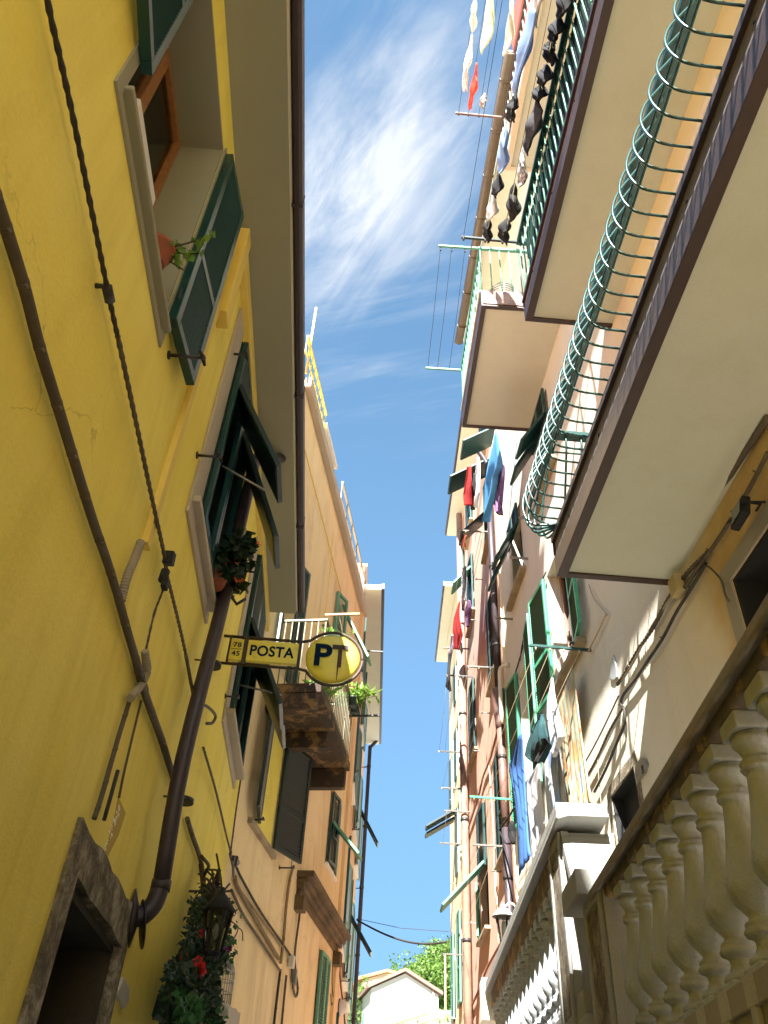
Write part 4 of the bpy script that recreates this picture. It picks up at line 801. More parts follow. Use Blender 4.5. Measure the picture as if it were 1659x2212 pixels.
# low window with stone frame
w = window(R, 6.10, 6.75, 3.6, 4.40, HC, fmat=BLKG, depth=.25)
b = MB(); rough_prism(b, R, 6.02, 6.10, 3.5, 4.40, -.24, .01, 3, .004); rough_prism(b, R, 6.02, 6.83, 4.40, 4.49, -.24, .01, 4, .004); rough_prism(b, R, 6.75, 6.83, 3.5, 4.40, -.24, .01, 6, .004); b.build('stone_frame', GRANITE, w); b = MB(); b.fbox(R, 6.101, 6.12, 3.6, 4.399, -.24, -.004); b.fbox(R, 6.73, 6.749, 3.6, 4.399, -.24, -.004); b.fbox(R, 6.12, 6.73, 4.38, 4.399, -.24, -.004); b.fbox(R, 6.12, 6.73, 3.6, 4.38, -.12, -.10); b.build('shade_lining', BLACK, w)  # black sheets over reveals and glass paint in the shade inside
# lower green windows with their leaves
w = window(R, 7.16, 8.02, 6.05, 7.62, HC, fmat=paint('brown_window', (.20, .09, .05), .45, .4)); sill(R, 6.85, 8.05, 6.05, w, .10, .06)
shutter(R, 7.14, 6.10, .46, 1.52, 172, 1, HC, GREEN2, OLIVE, off=.05); shutter(R, 8.06, 6.10, .58, 1.52, 174, -1, HC, GREEN2, OLIVE, off=.05)
holder(R, 6.95, 6.02, HC, .12)
b = MB(); b.fbox(R, 9.28, 9.86, 5.31, 7.24, -.279, -.27); b.build('recess', YLW, HC)
shutter(R, 9.27, 5.35, .52, 2.22, 174, 1, HC, GREEN2, OLIVE, off=.05); shutter(R, 9.88, 5.35, .48, 2.0, 174, -1, HC, GREEN2, OLIVE, off=.05)
# upper windows with pushed-out panels
for (a, c, d, e) in ((9.08, 9.78, 8.50, 9.75), (7.15, 7.95, 8.75, 10.1)):
    w = window(R, a, c, d, e, HC, fmat=BLKG); wd = (c - a) / 2; sill(R, a - .12, c + .25, d, w, .09, .06)
    for k in range(2):
        A = MB(); B = MB(); leaf(A, B, R.P(a + k * wd, 9.62 if a < 8 else 9.36, .03), R.t, Vector((0, 0, 1)), R.n, wd, e - (9.62 if a < 8 else 9.36), mid=False, n=6); o = A.build('shutter', GREEN, HC, bevel=.003); B.build('louvres', GREEN, o)
        flap3(R, a + k * wd + .02, a + (k + 1) * wd - .02, 9.62 if a < 8 else 9.36, .37, (9.09, 9.0)[k] if a < 8 else (8.70, 8.57)[k], HC, GREEN)
for (a, c, d, e) in ((.2, 1.4, 5.6, 7.9), (2.4, 3.6, 5.6, 7.9), (1.5, 3.0, 8.7, 11.0), (5.8, 6.5, 12.2, 13.6)):
    w = window(R, a, c, d, e, HC, fmat=CREAMM); b = MB(); b.fbox(R, a - .08, c + .08, e, e + .07, 0, .03); b.fbox(R, a - .08, a, d, e, 0, .03); b.fbox(R, c, c + .08, d, e, 0, .03); b.build('window_surround', WH_PL, w)
w = window(R, 6.6, 7.6, 10.65, 12.4, HC, fmat=GREEN)
# brackets without use on the wall

for q_ in (m3(1095, 915), m3(1000, 1280), m3(858, 1835)):
    s, z = R.px(*q_, 0); b = MB(); b.fbox(R, s - .012, s + .012, z - .012, z + .012, 0, .22); b.lathe(R.P(s, z, .22), [(.03, -.01), (.035, .01)], 10); b.build('bracket', STEEL, HC)

FASM = paint('zinc_fascia', (.17, .145, .14), .75, .5, (.09, .075, .07), scale=5)
def slab(name, f, s0, s1, z, o, parent, edge=.36, gut=True, frame=BROWN2):
    """balcony slab: plastered soffit framed in metal angles with a fascia and gutter along the outside"""
    b = MB(); b.fbox(f, s0 + .05, s1 - .05, z + .02, z + .16, 0, o - .075); s_ = b.build('balcony', SOF, parent)
    b = MB(); b.fbox(f, s0, s1, z, z + .17, o - .075, o); b.fbox(f, s0, s0 + .05, z, z + .17, 0, o - .075); b.fbox(f, s1 - .05, s1, z, z + .17, 0, o - .075); b.build('edge_frame', frame, s_, bevel=.004)
    b = MB()
    b.fbox(f, s0, s1, z + edge - .05, z + edge, o - .04, o + .012); b.fbox(f, s1 + .001, s1 + .012, z + .2, z + edge, 0, o)
    b.build('fascia', BROWN, s_, bevel=.002)
    b = MB(); b.fbox(f, s0, s1, z + .172, z + edge - .051, o - .05, o - .014); b.build('fascia_plate', FASM, s_)
    b = MB(); n = max(2, int((s1 - s0) / .75))
    for i in range(n):
        s = s0 + (i + .5) * (s1 - s0) / n; b.lathe(f.P(s, z + .25, o - .014), [(.012, 0), (.009, .006)], 6, f.n)
    b.build('bolts', IRON, s_)
    b = MB(); b.fbox(f, s0 + .02, s1 - .02, z + .201, z + .24, 0, o - .06); b.build('floor', GRY_PL, s_)
    return s_
OX = .86
b1 = slab('balcony', R, -4, 4.77, 5.19, OX, HC)
# belly railing: bars swelling outwards and returning to a broad top rail
b = MB(); n = 0; s = 4.55
def belly(base, out_, up=.98, sw=.27):
    return catmull([base + out_ * .03, base + out_ * (sw * .80) + Vector((0, 0, .03)), base + out_ * sw + Vector((0, 0, .20)), base + out_ * (sw * .80) + Vector((0, 0, .42)), base + out_ * (sw * .34) + Vector((0, 0, .66)), base + out_ * .0 + Vector((0, 0, .84)), base - out_ * .02 + Vector((0, 0, up))], 5)
while s > -1.5:
    b.tube(belly(R.P(s + math.sin(s * 37) * .004, 5.55, OX - .03), R.n, sw=.26 + .006 * math.sin(s * 53)), .0075, 8); s -= .121
for k in range(1, 6):
    a = k / 6 * math.pi / 2; d = R.n * math.cos(a) + R.t * math.sin(a); b.tube(belly(R.P(4.60, 5.55, OX - .03), d), .0095, 8)
for k in range(1, 6): b.tube(belly(R.P(4.62, 5.55, OX - .03 - k * .125), R.t), .0095, 8)
b.build('railing_bars', GREEN, b1)
b = MB(); b.fbox(R, -4, 4.65, 6.49, 6.53, OX - .10, OX + .0); b.fbox(R, 4.57, 4.65, 6.49, 6.53, 0, OX - .07)
for z, o in ((5.72, .215), (6.30, .0),): b.tube([R.P(-4, z, OX - .03 + o), R.P(4.6, z, OX - .03 + o)] + [R.P(4.6 + math.sin(a) * o, z, OX - .03 + math.cos(a) * o) for a in [math.pi / 2 * i / 6 for i in range(1, 7)]] + [R.P(4.6 + o, z, .05)], .008, 6)
b.build('railing', GREEN, b1, bevel=.003)
b2 = slab('balcony', R, -4, 4.87, 8.37, OX, HC, edge=.34)
b = MB(); s = 4.82
while s > -.6: b.tube([R.P(s, 8.70, OX - .02), R.P(s, 9.72, OX - .02)], .0085, 6); s -= .118
for k in range(1, 6): b.tube([R.P(4.83, 8.70, OX - .02 - k * .13), R.P(4.83, 9.72, OX - .02 - k * .13)], .0085, 6)
b.build('railing_bars', GREEN3, b2)
b = MB(); b.fbox(R, -4, 4.86, 9.72, 9.76, OX - .05, OX + .01); b.fbox(R, 4.81, 4.86, 9.72, 9.76, 0, OX - .05); b.fbox(R, -4, 4.86, 8.76, 8.78, OX - .035, OX - .005); b.build('railing', GREEN, b2)
b = MB(); b.fbox(R, -4, 4.70, 8.72, 9.66, OX - .075, OX - .055)
for i in range(70): s = -3.9 + i * .12; b.fbox(R, s, s + .012, 8.74, 9.64, OX - .055, OX - .045)
b.build('privacy_screen', BLKG, b2)
b4 = slab('balcony', R, -4, 5.06, 11.78, OX, HC, edge=.2, gut=False, frame=CREAMM)
b = MB(); s = 5.0
while s > .5: b.tube([R.P(s, 11.95, OX - .02), R.P(s, 12.85, OX - .02)], .009, 6); s -= .12
b.build('railing_bars', CREAMM, b4)
b = MB(); b.fbox(R, -4, 5.05, 12.85, 12.89, OX - .04, OX + .0); b.build('railing', BROWN2, b4)
# balcony of the farther stair, slightly turned
R3 = Frame(1.267, 6.08, 1.6, -1); D3 = .99
def f3(b, s0, s1, z0, z1, o0, o1): b.fbox(R3, s0, s1, z0, z1, o0, o1)
b = MB(); f3(b, .05, 2.05, 10.32, 10.46, -1.02, -.06); b3 = b.build('balcony', SOF, HC)
b = MB(); f3(b, 0, 2.10, 10.30, 10.62, -.06, 0); f3(b, 0, .05, 10.30, 10.62, -1.02, -.06); f3(b, 2.05, 2.10, 10.30, 10.60, -1.02, -.06); b.build('edge_frame', BROWN2, b3, bevel=.004)
b = MB(); f3(b, -.012, -.002, 10.34, 10.60, -1.0, -.02); b.build('end_plate', paint('stained_metal', (.42, .30, .26), .5, .8, (.14, .07, .06), scale=4), b3)
b = MB(); f3(b, .02, 2.08, 10.621, 10.66, -1.0, .015); b.build('floor', GRY_PL, b3)
b = MB()
for i in range(18): s = .02 + i * .121; b.tube([R3.P(s, 10.66, -.02), R3.P(s, 11.60, -.02)], .008, 6)
for i in range(1, 8): b.tube([R3.P(.02, 10.66, -.02 - i * .13), R3.P(.02, 11.60, -.02 - i * .13)], .008, 6)
b.build('railing_bars', GREEN3, b3)
b = MB(); f3(b, 0, 2.10, 11.60, 11.64, -.04, 0); f3(b, 0, .04, 11.60, 11.64, -1.0, -.04); f3(b, 2.06, 2.10, 11.60, 11.64, -1.0, -.04); b.build('railing', GREEN3, b3)
b = MB()
for k in range(5): b.tube([R3.P(.35 + .17 * math.cos(a), 10.90 + k * .05, -.35 + .17 * math.sin(a)) for a in [i * math.pi / 8 for i in range(17)]], .008, 5)
for k in range(6): a = k * math.pi / 3; b.tube([R3.P(.35 + .17 * math.cos(a), 10.66, -.35 + .17 * math.sin(a)), R3.P(.35 + .17 * math.cos(a), 11.1, -.35 + .17 * math.sin(a))], .008, 5)
tag(b.build('wire_stool', STEEL), 'round wire stool standing on the railed balcony under the roof gutter', 'stool')
t = thing('clothes_line', 'empty washing cords on green arms outside the small sunlit balcony', 'clothes line', R3.P(0, 11.6, 0), 'washing lines on brackets')
for s, z in ((.02, 11.62), (2.08, 11.55)): b = MB(); b.fbox(R3, s - .014, s + .014, z - .014, z + .014, 0, .54); b.build('arm', GREEN3, t)
b = MB()
for o in (.18, .36, .51): b.tube([R3.P(.02, 11.62, o), R3.P(1.05, 11.50, o), R3.P(2.08, 11.55, o)], .0035, 5); b.lathe(R3.P(.04, 11.57, o), [(.01, -.03), (.01, .03)], 6)
b.build('cord', CABLED, t)
# roof edge with gutter
b = MB(); b.fbox(R, 5.0, 10.66, 15.5, 15.62, -.8, .50); rf = b.build('roof', SOF, HC)
b = MB(); b.prism([R.P(5.0, 15.50 + .09 * math.sin(a), .60 + .09 * math.cos(a)) for a in [math.pi + math.pi * i / 8 for i in range(9)]] + [R.P(5.0, 15.5, .67), R.P(5.0, 15.42, .60)], R.v(5.66, 0)); b.tube([R.P(5.0, 15.46, .60), R.P(10.62, 15.46, .60)], .085, 14)
for i in range(7): s = 5.4 + i * .8; b.tube([R.P(s, 15.46, .6), R.P(s + .03, 15.46, .6)], .095, 14)
b.build('gutter', GUTT, rf)
b = MB(); b.prism([R.P(5, 15.62, .5), R.P(5, 17.2, -3.3), R.P(5, 15.62, -6.9)], R.v(5.66, 0)); b.build('roof_tiles', ROOFT, rf)
b = MB(); b.fbox(R, 4.2, 5.0, 15.5, 16.3, -.8, .55); b.build('chimney', paint('red_cover', (.40, .10, .07), .7, .4), HC)

# cables along the ochre wall
for lab, pts, r, mat, tw, cl, cv in (
    ('bundle of cables sagging along the cream wall under the lowest balcony', [(1080, -60), (900, 120), (735, 345), (600, 600), (465, 800), (370, 970), (290, 1095)], .020, CABLE, True, 0, n3),
    ('second strand of the cable bundle under the lowest balcony', [(870, 250), (745, 360), (560, 640), (440, 880), (330, 1060)], .010, CABLEL, False, 3, n3),
    ('dark cable curving down past the octagonal number plate', [(1060, 40), (930, 260), (800, 470), (680, 700), (560, 880), (440, 1060), (345, 1180), (320, 1260), (350, 1320), (350, 1440), (290, 1590), (190, 1830), (90, 2030)], .012, CABLED, False, 6, n3),
    ('thin straight cable left of the dark curved cable', [(300, 1195), (160, 1490), (50, 1700), (-40, 1850)], .007, CABLE, False, 3, n3),
    ('fanned bundle of old cables continuing below the curved cable', [(335, 1300), (220, 1500), (130, 1700), (40, 1870), (-40, 2000)], .014, CABLE, True, 0, n3),
    ('loose pale wire hanging from the junction box over the ochre wall', [(1030, 80), (1070, 65), (1130, 110), (1200, 200), (1225, 300), (1260, 370)], .006, CABLE, False, 0, n3),
    ('thin pale wire hanging in front of the cream wall', [(120, 1740), (130, 1950), (150, 2150)], .004, CABLEL, False, 0, n3),
    ('pale wire drooping between the green shutter and the cream wall', [(40, 225), (90, 350), (190, 470), (200, 490)], .005, CABLEL, False, 0, n3),
    ('short rusty rod below the green shutter on the cream wall', [(195, 480), (110, 660), (40, 800)], .008, WOODL, False, 2, n3),
    ('upper conduit tucked in the angle of soffit and ochre wall', [(1659, 400), (1500, 640), (1350, 880), (1240, 1070)], .022, CABLE, False, 4, k5),
    ('second conduit running past the flood lamp on the ochre wall', [(1659, 560), (1560, 750), (1450, 930), (1340, 1090), (1270, 1190)], .014, CABLE, False, 4, k5),
    ('long black cable hanging down the cream wall between green windows', [(1165, 1400), (1070, 1600), (1000, 1850), (950, 2040), (925, 2212)], .010, BLACK, True, 0, m3),
    ('lower end of the long black cable beside the brown drainpipe', [(930, 0), (890, 160), (830, 360), (790, 480), (770, 520)], .010, BLACK, False, 0, m4)):
    cable('cable', lab, R, pts, r, .03, mat, True, tw, cl, None, cv)
c = R.at(*n3(850, 240), .02); b = MB(); b.par(c - R.t * .06 - Vector((0, 0, .07)), R.t * .12, Vector((0, 0, .14)), R.n * .07); tag(b.build('junction_box', plaster('ochre_box', (.40, .32, .15), (.3, .2, .1), (.45, .38, .2)), bevel=.006), 'ochre painted junction box at the corner under the lowest balcony', 'junction box')
fl = thing('flood_lamp', 'small black flood lamp on a bracket over the dark doorway', 'lamp', R.at(*k5(1600, 830), 0))
c = R.at(*k5(1500, 840), .16); b = MB(); b.par(c - R.t * .09 - Vector((0, 0, .06)), R.t * .17, Vector((.03, 0, .13)), Vector((.05, 0, -.01))); b.build('housing', BLACK, fl, bevel=.006)
b = MB(); b.par(c - R.t * .07 - Vector((.004, 0, .045)), R.t * .13, Vector((.025, 0, .10)), Vector((.003, 0, 0))); b.build('glass', paint('lamp_glass', (.10, .11, .09), .15, .3), fl)
b = MB(); w_ = R.at(*k5(1620, 830), 0); b.tube([c + R.t * .09, c + R.t * -.10 + Vector((.05, 0, 0)), w_ + R.n * .02 - R.t * .06, w_ + R.n * .02], .008, 6); b.tube([c - R.t * .1, w_ - R.t * .08 + R.n * .0], .008, 6); b.build('bracket', BLACK, fl)
plate('number_plate', 'octagonal grey stone house-number plate above the balustrade', 'number plate', R, [(520, 1735), (550, 1745), (568, 1800), (545, 1870), (490, 1940), (468, 1900), (466, 1830), (485, 1780)], n3, STEEL, .025)
s_, z_ = R.px(*n3(515, 1840), .026); cu = None
b = MB()
for (cc, rr_) in (((-.012, .028), .014), ((-.012, -.006), .017)):
    b.tube([R.P(s_ - cc[0] - rr_ * math.cos(a), z_ + cc[1] + rr_ * math.sin(a), .027) for a in [i * math.pi / 6 for i in range(13)]], .0028, 5, caps=False)
b.build('numeral', NAVY, bpy.data.objects['number_plate'])
plate('meter_cover', 'pale bluish metal flap on the cream wall beside the cable bundle', 'cover', R, [(265, 840), (290, 930), (300, 1030), (270, 1060), (240, 1040), (238, 930)], n3, SLATL, .015)
u2 = crop(1750, 0, 2300, 1659); u3 = crop(1750, 2150, 2000, 737); u4 = crop(1700, 3000, 2100, 857)
# ================================================================== RIGHT: terrace and balustrades
tw = thing('terrace_wall', 'taupe painted terrace wall carrying the stone balustrade on the right', 'terrace wall', T.P(2, 0))
b = MB(); b.fbox(T, -3, 4.74, 0, 2.10, -.34, -.02); b.build('wall', TAUPE, tw)
b = MB(); b.fbox(T, -3, 4.30, 2.101, 2.18, -.30, -.005); b.build('kerb', TAUPE, tw, bevel=.004)
b = MB(); b.fbox(T, -3, 4.3, 1.60, 1.66, -.02, .03)
for k in range(24): s = 3.83 - .243 * k; b.fbox(T, s - .020, s + .020, 1.78, 2.10, -.02, .0); b.fbox(T, s - .045, s + .045, 2.10, 2.181, -.2, -.002)
b.build('white_trim', plaster('worn_white', (.42, .41, .37), (.25, .24, .21), (.52, .51, .47), .5, .7, .5), tw, bevel=.004)
b = MB(); b.fbox(T, 5.05, 10.7, 0, 2.60, -.34, -.0); b.fbox(T, 4.9, 5.95, 2.2, 2.46, -.5, .02); b.build('far_wall', STONE_L, tw, bevel=.01)
b = MB(); b.fbox(T, -3, 4.74, 2.02, 2.10, -1.3, -.341); b.fbox(T, 4.76, 10.6, 2.5, 2.6, -1.0, -.341); b.build('floor', GRY_PL, tw)
PROF = [(.066, 0), (.070, .012), (.066, .03), (.046, .045), (.038, .07), (.040, .09), (.048, .10), (.063, .108), (.067, .120), (.063, .132), (.055, .138), (.060, .146), (.058, .156), (.044, .166), (.042, .180), (.058, .205), (.078, .235), (.090, .27), (.091, .30), (.084, .35), (.072, .42), (.060, .50), (.052, .57), (.048, .63), (.047, .652), (.057, .657), (.062, .667), (.056, .677), (.054, .681), (.061, .690), (.056, .700), (.046, .706), (.046, .725), (.053, .745), (.063, .765), (.070, .776), (.071, .788), (.060, .796), (.064, .812)]
def baluster(par, s, z0, hz, lab=None):
    k = hz / .812; b = MB(); c = T.P(s, z0, -.09); b.lathe(c, [(r * 1.02, z * k) for r, z in PROF], 28); return b
def balrow(name, lab, s0, n, step, z0, hz, gz):
    t = thing(name, lab, 'balustrade', T.P(s0, z0, -.09)); first = None
    for k in range(n):
        s = s0 + step * k
        if first is None:
            b = MB(); b.lathe(Vector((0, 0, 0)), [(r * .97, z * hz / .812) for r, z in PROF], 28); me_o = b.build('baluster', STONE, None); me_o.parent = t; me_o.matrix_parent_inverse = Matrix.Identity(4)
            b = MB(); q = .072
            b.par(T.t * -q - T.n * q + Vector((0, 0, hz + .001)), T.t * 2 * q, T.n * 2 * q, Vector((0, 0, gz)))
            bl = b.build('block', STONE, None, bevel=.006); bl.parent = me_o; b = MB(); b.par(T.t * -q * .97 - T.n * q * .97 + Vector((0, 0, -.035)), T.t * 2 * q * .97, T.n * 2 * q * .97, Vector((0, 0, .034)))
            b2_ = b.build('foot', STONE, None, bevel=.006); b2_.parent = me_o; first = (me_o, bl, b2_); d0 = T.P(s, z0, -.09); me_o.location = d0 - t.location
        else:
            o = first[0].copy(); COL.objects.link(o); o.parent = t; o.matrix_parent_inverse = Matrix.Identity(4); o.location = T.P(s, z0, -.09) - t.location
            for c_ in first[1:]: p = c_.copy(); COL.objects.link(p); p.parent = o
    return t
for_near = balrow('balustrade', 'near weathered stone balustrade of bulging balusters under a peeling handrail', 4.08, 23, -.2445, 2.207, .598, .055)
def coping(par, s0, s1, z, mat, o_=.06):
    b = MB(); b.prism([T.P(s0, zz, oo) for oo, zz in [(-.03, z + .022), (o_ - .012, z), (o_, z + .006), (o_, z + .038), (o_ - .012, z + .046), (-.28, z + .046), (-.28, z + .022)]], T.v(s1 - s0, 0)); b.build('handrail', mat, par, bevel=.004)
PEEL = plaster('peeling_stone', (.11, .09, .065), (.06, .045, .03), (.17, .14, .10), .4, .6, .9, stain=(.42, .28, .12), stainamt=.9, stsc=4.5)
coping(for_near, -3, 4.49, 2.893, plaster('rail_stone', (.24, .215, .18), (.12, .10, .075), (.32, .29, .25), .5, .7, .9, stain=(.34, .24, .12), stainamt=.6, stsc=5), .035)
b = MB(); b.fbox(T, -3, 4.42, 2.862, 2.912, -.165, -.012); b.build('rail_bed', PEEL, for_near, bevel=.01)
bf = balrow('balustrade', 'far higher stone balustrade whose balusters catch patches of sun', 6.00, 17, .268, 2.655, .672, .065)
coping(bf, 5.10, 10.45, 3.545, STONE_L, .05)
b = MB(); b.fbox(T, 5.12, 10.44, 3.592, 3.66, -.28, .045); b.build('cap_stone', STONE_L, bf, bevel=.008)
b = MB(); b.fbox(T, 5.74, 10.4, 3.393, 3.566, -.165, -.012); b.build('rail_bed', PEEL, bf, bevel=.01)
def pedestal(name, lab, s0, s1, z0, z1, cap=None, wd=.34, extra=None):
    t = thing(name, lab, 'pedestal', T.P(s0, z0, 0)); b = MB(); b.fbox(T, s0, s1, z0, z1, -wd, 0); b.build('shaft', STONE_L, t, bevel=.008)
    b = MB(); e = .05
    for (a, c, d, g_) in ((s0, s0 + e, z0, z1), (s1 - e, s1, z0, z1), (s0 + e, s1 - e, z0, z0 + e), (s0 + e, s1 - e, z1 - e, z1)): b.fbox(T, a, c, d, g_, 0, .018)
    b.fbox(T, s0 + e, s1 - e, z0 + e, z1 - e, 0, .006); o = b.build('panel_frame', STONE_L, t, bevel=.004)
    b = MB(); b.fbox(T, s0 + e + .01, s1 - e - .01, z0 + e + .01, z1 - e - .01, .0055, .010); b.build('pebble_panel', GRANITE, t)
    b = MB()
    for off_ in (-wd, -e): b.par(T.P(s0, z0, off_), T.n * e, Vector((0, 0, z1 - z0)), T.t * -.018)
    b.build('end_frame', STONE_L, t, bevel=.004)
    if cap: b = MB(); b.fbox(T, cap[0], cap[1], cap[2], cap[3], -wd - .04, cap[4]); b.build('cap', STONE_L, t, bevel=.008)
    return t
pedestal('pedestal', 'stone pedestal with a block cap where the near balustrade ends', 4.32, 4.74, 2.2, 2.925, (4.50, 4.95, 2.93, 3.06, .09))
pedestal('pedestal', 'taller stone pedestal at the start of the higher balustrade', 5.30, 5.72, 2.47, 3.535)
b = MB(); p = [T.P(5.27, 3.50, 0), T.P(4.96, 3.04, 0), T.P(4.96, 2.92, 0), T.P(5.27, 3.38, 0)]; b.prism(p, T.n * -.30); tag(b.build('sloping_handrail', STONE_L, bevel=.006), 'short sloping stone handrail stepping up between the two pedestals', 'handrail')
b = MB(); b.fbox(T, 10.46, 10.75, 3.3, 3.72, -.6, .08); tag(b.build('meter_cabinet', WH_PL, bevel=.01), 'white box at the far end of the higher balustrade', 'cabinet')

# ================================================================== RIGHT: salmon house
HP = thing('salmon_house', 'salmon pink house with dark green shutters and many washing arms on the right', 'house', P.P(3, 0))
pw = [(.55, 1.35, 5.45, 6.95), (.70, 1.50, 8.28, 9.80), (.65, 1.45, 11.0, 12.4), (2.72, 3.65, 5.0, 6.95), (3.62, 4.50, 8.25, 9.75), (3.3, 4.2, 11.1, 12.6), (.6, 1.4, 13.3, 14.5), (3.2, 4.1, 13.4, 14.6), (4.9, 5.5, 13.2, 14.4)]
wall('wall', P, 0, 6.0, 0, 15.2, pw, PK_PL, HP, back=6, depth=.2)
b = MB(); b.fbox(P, 1.2, 6.0, 15.2, 15.32, -.5, .33); rf = b.build('roof', SOF, HP, bevel=.004); b = MB(); b.fbox(P, 1.2, 6.0, 15.2, 15.36, .33, .37); b.build('gutter', BROWN, rf)
for i, (a, c, d, e) in enumerate(pw):
    w = window(P, a, c, d, e, HP, fmat=BLKG, depth=.15); wd = (c - a) / 2; sill(P, a - .10, c + .12, d, w, .09, .05, CONC)
    if i == 3: shutter(P, a, d + .9, wd, 1.0, 4, 1, HP); shutter(P, c, d + .9, wd, 1.0, 4, -1, HP); flap(P, a, d + .95, wd * .95, .95, 44, HP, GREEN3); shutter(P, c, d + .02, .30, .8, 14, -1, HP, GREEN3)
    elif i == 2: shutter(P, a, d, wd, e - d, 3, 1, HP); flap(P, c - wd, d + .8, wd, .7, 40, HP)
    else: shutter(P, a, d + .02, wd, e - d - .04, 3, 1, HP); shutter(P, c, d + .02, wd, e - d - .04, 3, -1, HP)
flap3(P, 3.3, 3.75, 12.2, .42, 11.75, HP, GREEN3)
flap(P, -.6, 12.4, .5, .7, 55, HP, GREEN); flap(P, .1, 12.3, .5, .9, 55, HP, GREEN)
for q_ in (m3(560, 1470), m4(590, 680), m4(690, 2060), m5(1360, 560), m3(500, 1840), m4(500, 1010)): s, z = P.px(*q_, .05); holder(P, s, z, HP, .12, STEEL)
# ledges and painted corner strips
b = MB(); b.fbox(P, 0, .02, 0, 15.1, 0, .03); b.build('corner_strip', FY_PL, HP)
dp = thing('downpipe', 'brown drainpipe with a rain hopper between the cream and salmon houses', 'drainpipe', P.P(.12, 5, .1))
b = MB(); b.tube([P.P(.13, 7.62, .10), P.P(.13, 12.0, .10)], .055, 14); b.tube(catmull([P.P(.13, 12.0, .10), P.P(.13, 12.2, .12), P.P(.1, 12.5, .28)], 4), .05, 12); b.build('pipe', BROWN, dp)
b = MB(); b.tube([P.P(.13, 3.2, .10), P.P(.13, 5.6, .10)], .055, 14); b.build('pipe', BROWN, dp)
b = MB(); b.tube([P.P(.13, 5.55, .10), P.P(.13, 7.0, .10)], .056, 14); b.build('pipe', BRSTAIN, dp)
b = MB(); b.lathe(P.P(.13, 6.95, .11), [(.055, 0), (.065, .1), (.105, .55), (.11, .60), (.10, .61)], 16); b.build('hopper', BRSTAIN, dp)
for z in (6.5, 8.3, 9.8, 11.4, 4.9): b = MB(); b.tube([P.P(.13, z, .10), P.P(.13, z + .05, .10)], .062, 14); b.build('bracket', IRON, dp)
b = MB(); b.tube(catmull([P.P(-.15, 6.9, .12), P.P(-.15, 7.6, .12), P.P(-.2, 7.75, .1), P.P(-.3, 7.75, 0)], 4), .03, 8); tag(b.build('overflow_pipe', CREAMM), 'small cream overflow pipe beside the rain hopper', 'pipe')
fp = [P.px(*u4(290, y), .1) for y in (200, 1000, 1600, 2100)]; fs_ = sum(p[0] for p in fp) / 4
t = thing('downpipe', 'thick stained pinkish drainpipe at the far edge of the salmon house', 'drainpipe', P.P(fs_, 5, .1)); b = MB(); b.tube([P.P(fs_, 0, .1), P.P(fs_, 15.1, .1)], .075, 14); b.build('pipe', paint('stained_pink_pipe', (.34, .21, .15), .6, .8, (.10, .05, .04), scale=1.6), t)
b = MB(); b.tube([P.P(fs_ + .28, 0, .09), P.P(fs_ + .28, 15.1, .09)], .055, 12); b.build('pipe', paint('stained_pipe', (.36, .24, .16), .6, .8, (.12, .06, .05), scale=1.4), t)
for z in (3.5, 5.3, 7.4, 9.6, 11.8):
    b = MB(); b.tube([P.P(fs_, z, .1), P.P(fs_, z + .06, .1)], .083, 14); b.build('bracket', IRON, t); b = MB(); b.tube([P.P(fs_ + .28, z - .3, .09), P.P(fs_ + .28, z - .25, .09)], .063, 12); b.build('bracket', IRON, t)
for lab, pts, r, mat, tw_, cl, cv in (
    ('red-brown cable sweeping down the salmon wall in a long curve', [(710, 690), (680, 850), (620, 1080), (560, 1230), (520, 1400), (470, 1560), (425, 1700)], .016, paint('red_brown_cable', (.28, .10, .06), .7, .4), False, 10, m4),
    ('slim salmon painted pipe running down the middle of the salmon wall', [(610, 1130), (650, 1720), (655, 2000), (670, 2300)], .010, PK_PL, False, 4, m4),
    ('lower stretch of the slim salmon painted pipe', [(1545, 60), (1560, 420), (1575, 760)], .010, PK_PL, False, 2, m5),
    ('thin dark wire stretched across the upper salmon wall', [(570, 1020), (520, 1250), (440, 1640)], .005, CABLED, False, 0, m3),
    ('pale wire hanging beside the far stained drainpipe', [(395, 80), (400, 600), (410, 1100), (400, 1500), (415, 1900), (420, 2150)], .006, CREAMM, False, 0, m4),
    ('twisted rusty cable bundle climbing above the far handrail', [(1320, 1330), (1380, 1200), (1450, 1010), (1530, 850), (1620, 700), (1659, 640)], .022, paint('rusty_cable', (.24, .10, .06), .8, .5), True, 0, m5)):
    cable('cable', lab, P, pts, r, .03, mat, True, tw_, cl, None, cv)
lt = thing('street_lantern', 'white wall lantern with clear glass over the far balustrade', 'wall lamp', P.at(*u4(610, 1380), .2)); c = P.at(*u4(607, 1385), .22)
b = MB(); b.lathe(c + Vector((0, 0, .10)), [(.13, 0), (.12, .02), (.07, .08), (.03, .10), (.02, .14), (.008, .16)], 16); b.tube(catmull([c + Vector((0, 0, .2)), c + Vector((0, 0, .26)) - P.n * .1, c - P.n * .21 + Vector((0, 0, .18))], 5), .014, 8); b.lathe(c - P.n * .215 + Vector((0, 0, .15)), [(.04, 0), (.04, .02)], 10, P.n); b.build('cap', WHITEP, lt)
b = MB(); b.lathe(c, [(.055, -.15), (.095, .10)], 6, smooth=False); b.build('glass', GLASS, lt)
b = MB(); b.lathe(c, [(.035, -.18), (.06, -.165), (.06, -.15)], 6); b.lathe(c, [(.10, .095), (.135, .10)], 16)
for k in range(6): a = k * math.pi / 3; b.tube([c + Vector((.055 * math.cos(a), .055 * math.sin(a), -.15)), c + Vector((.095 * math.cos(a), .095 * math.sin(a), .10))], .005, 5)
b.build('frame', BROWN, lt); b = MB(); b.lathe(c, [(.02, -.1), (.03, -.02), (.025, .04), (.01, .06)], 10); b.build('bulb', WHITEP, lt)

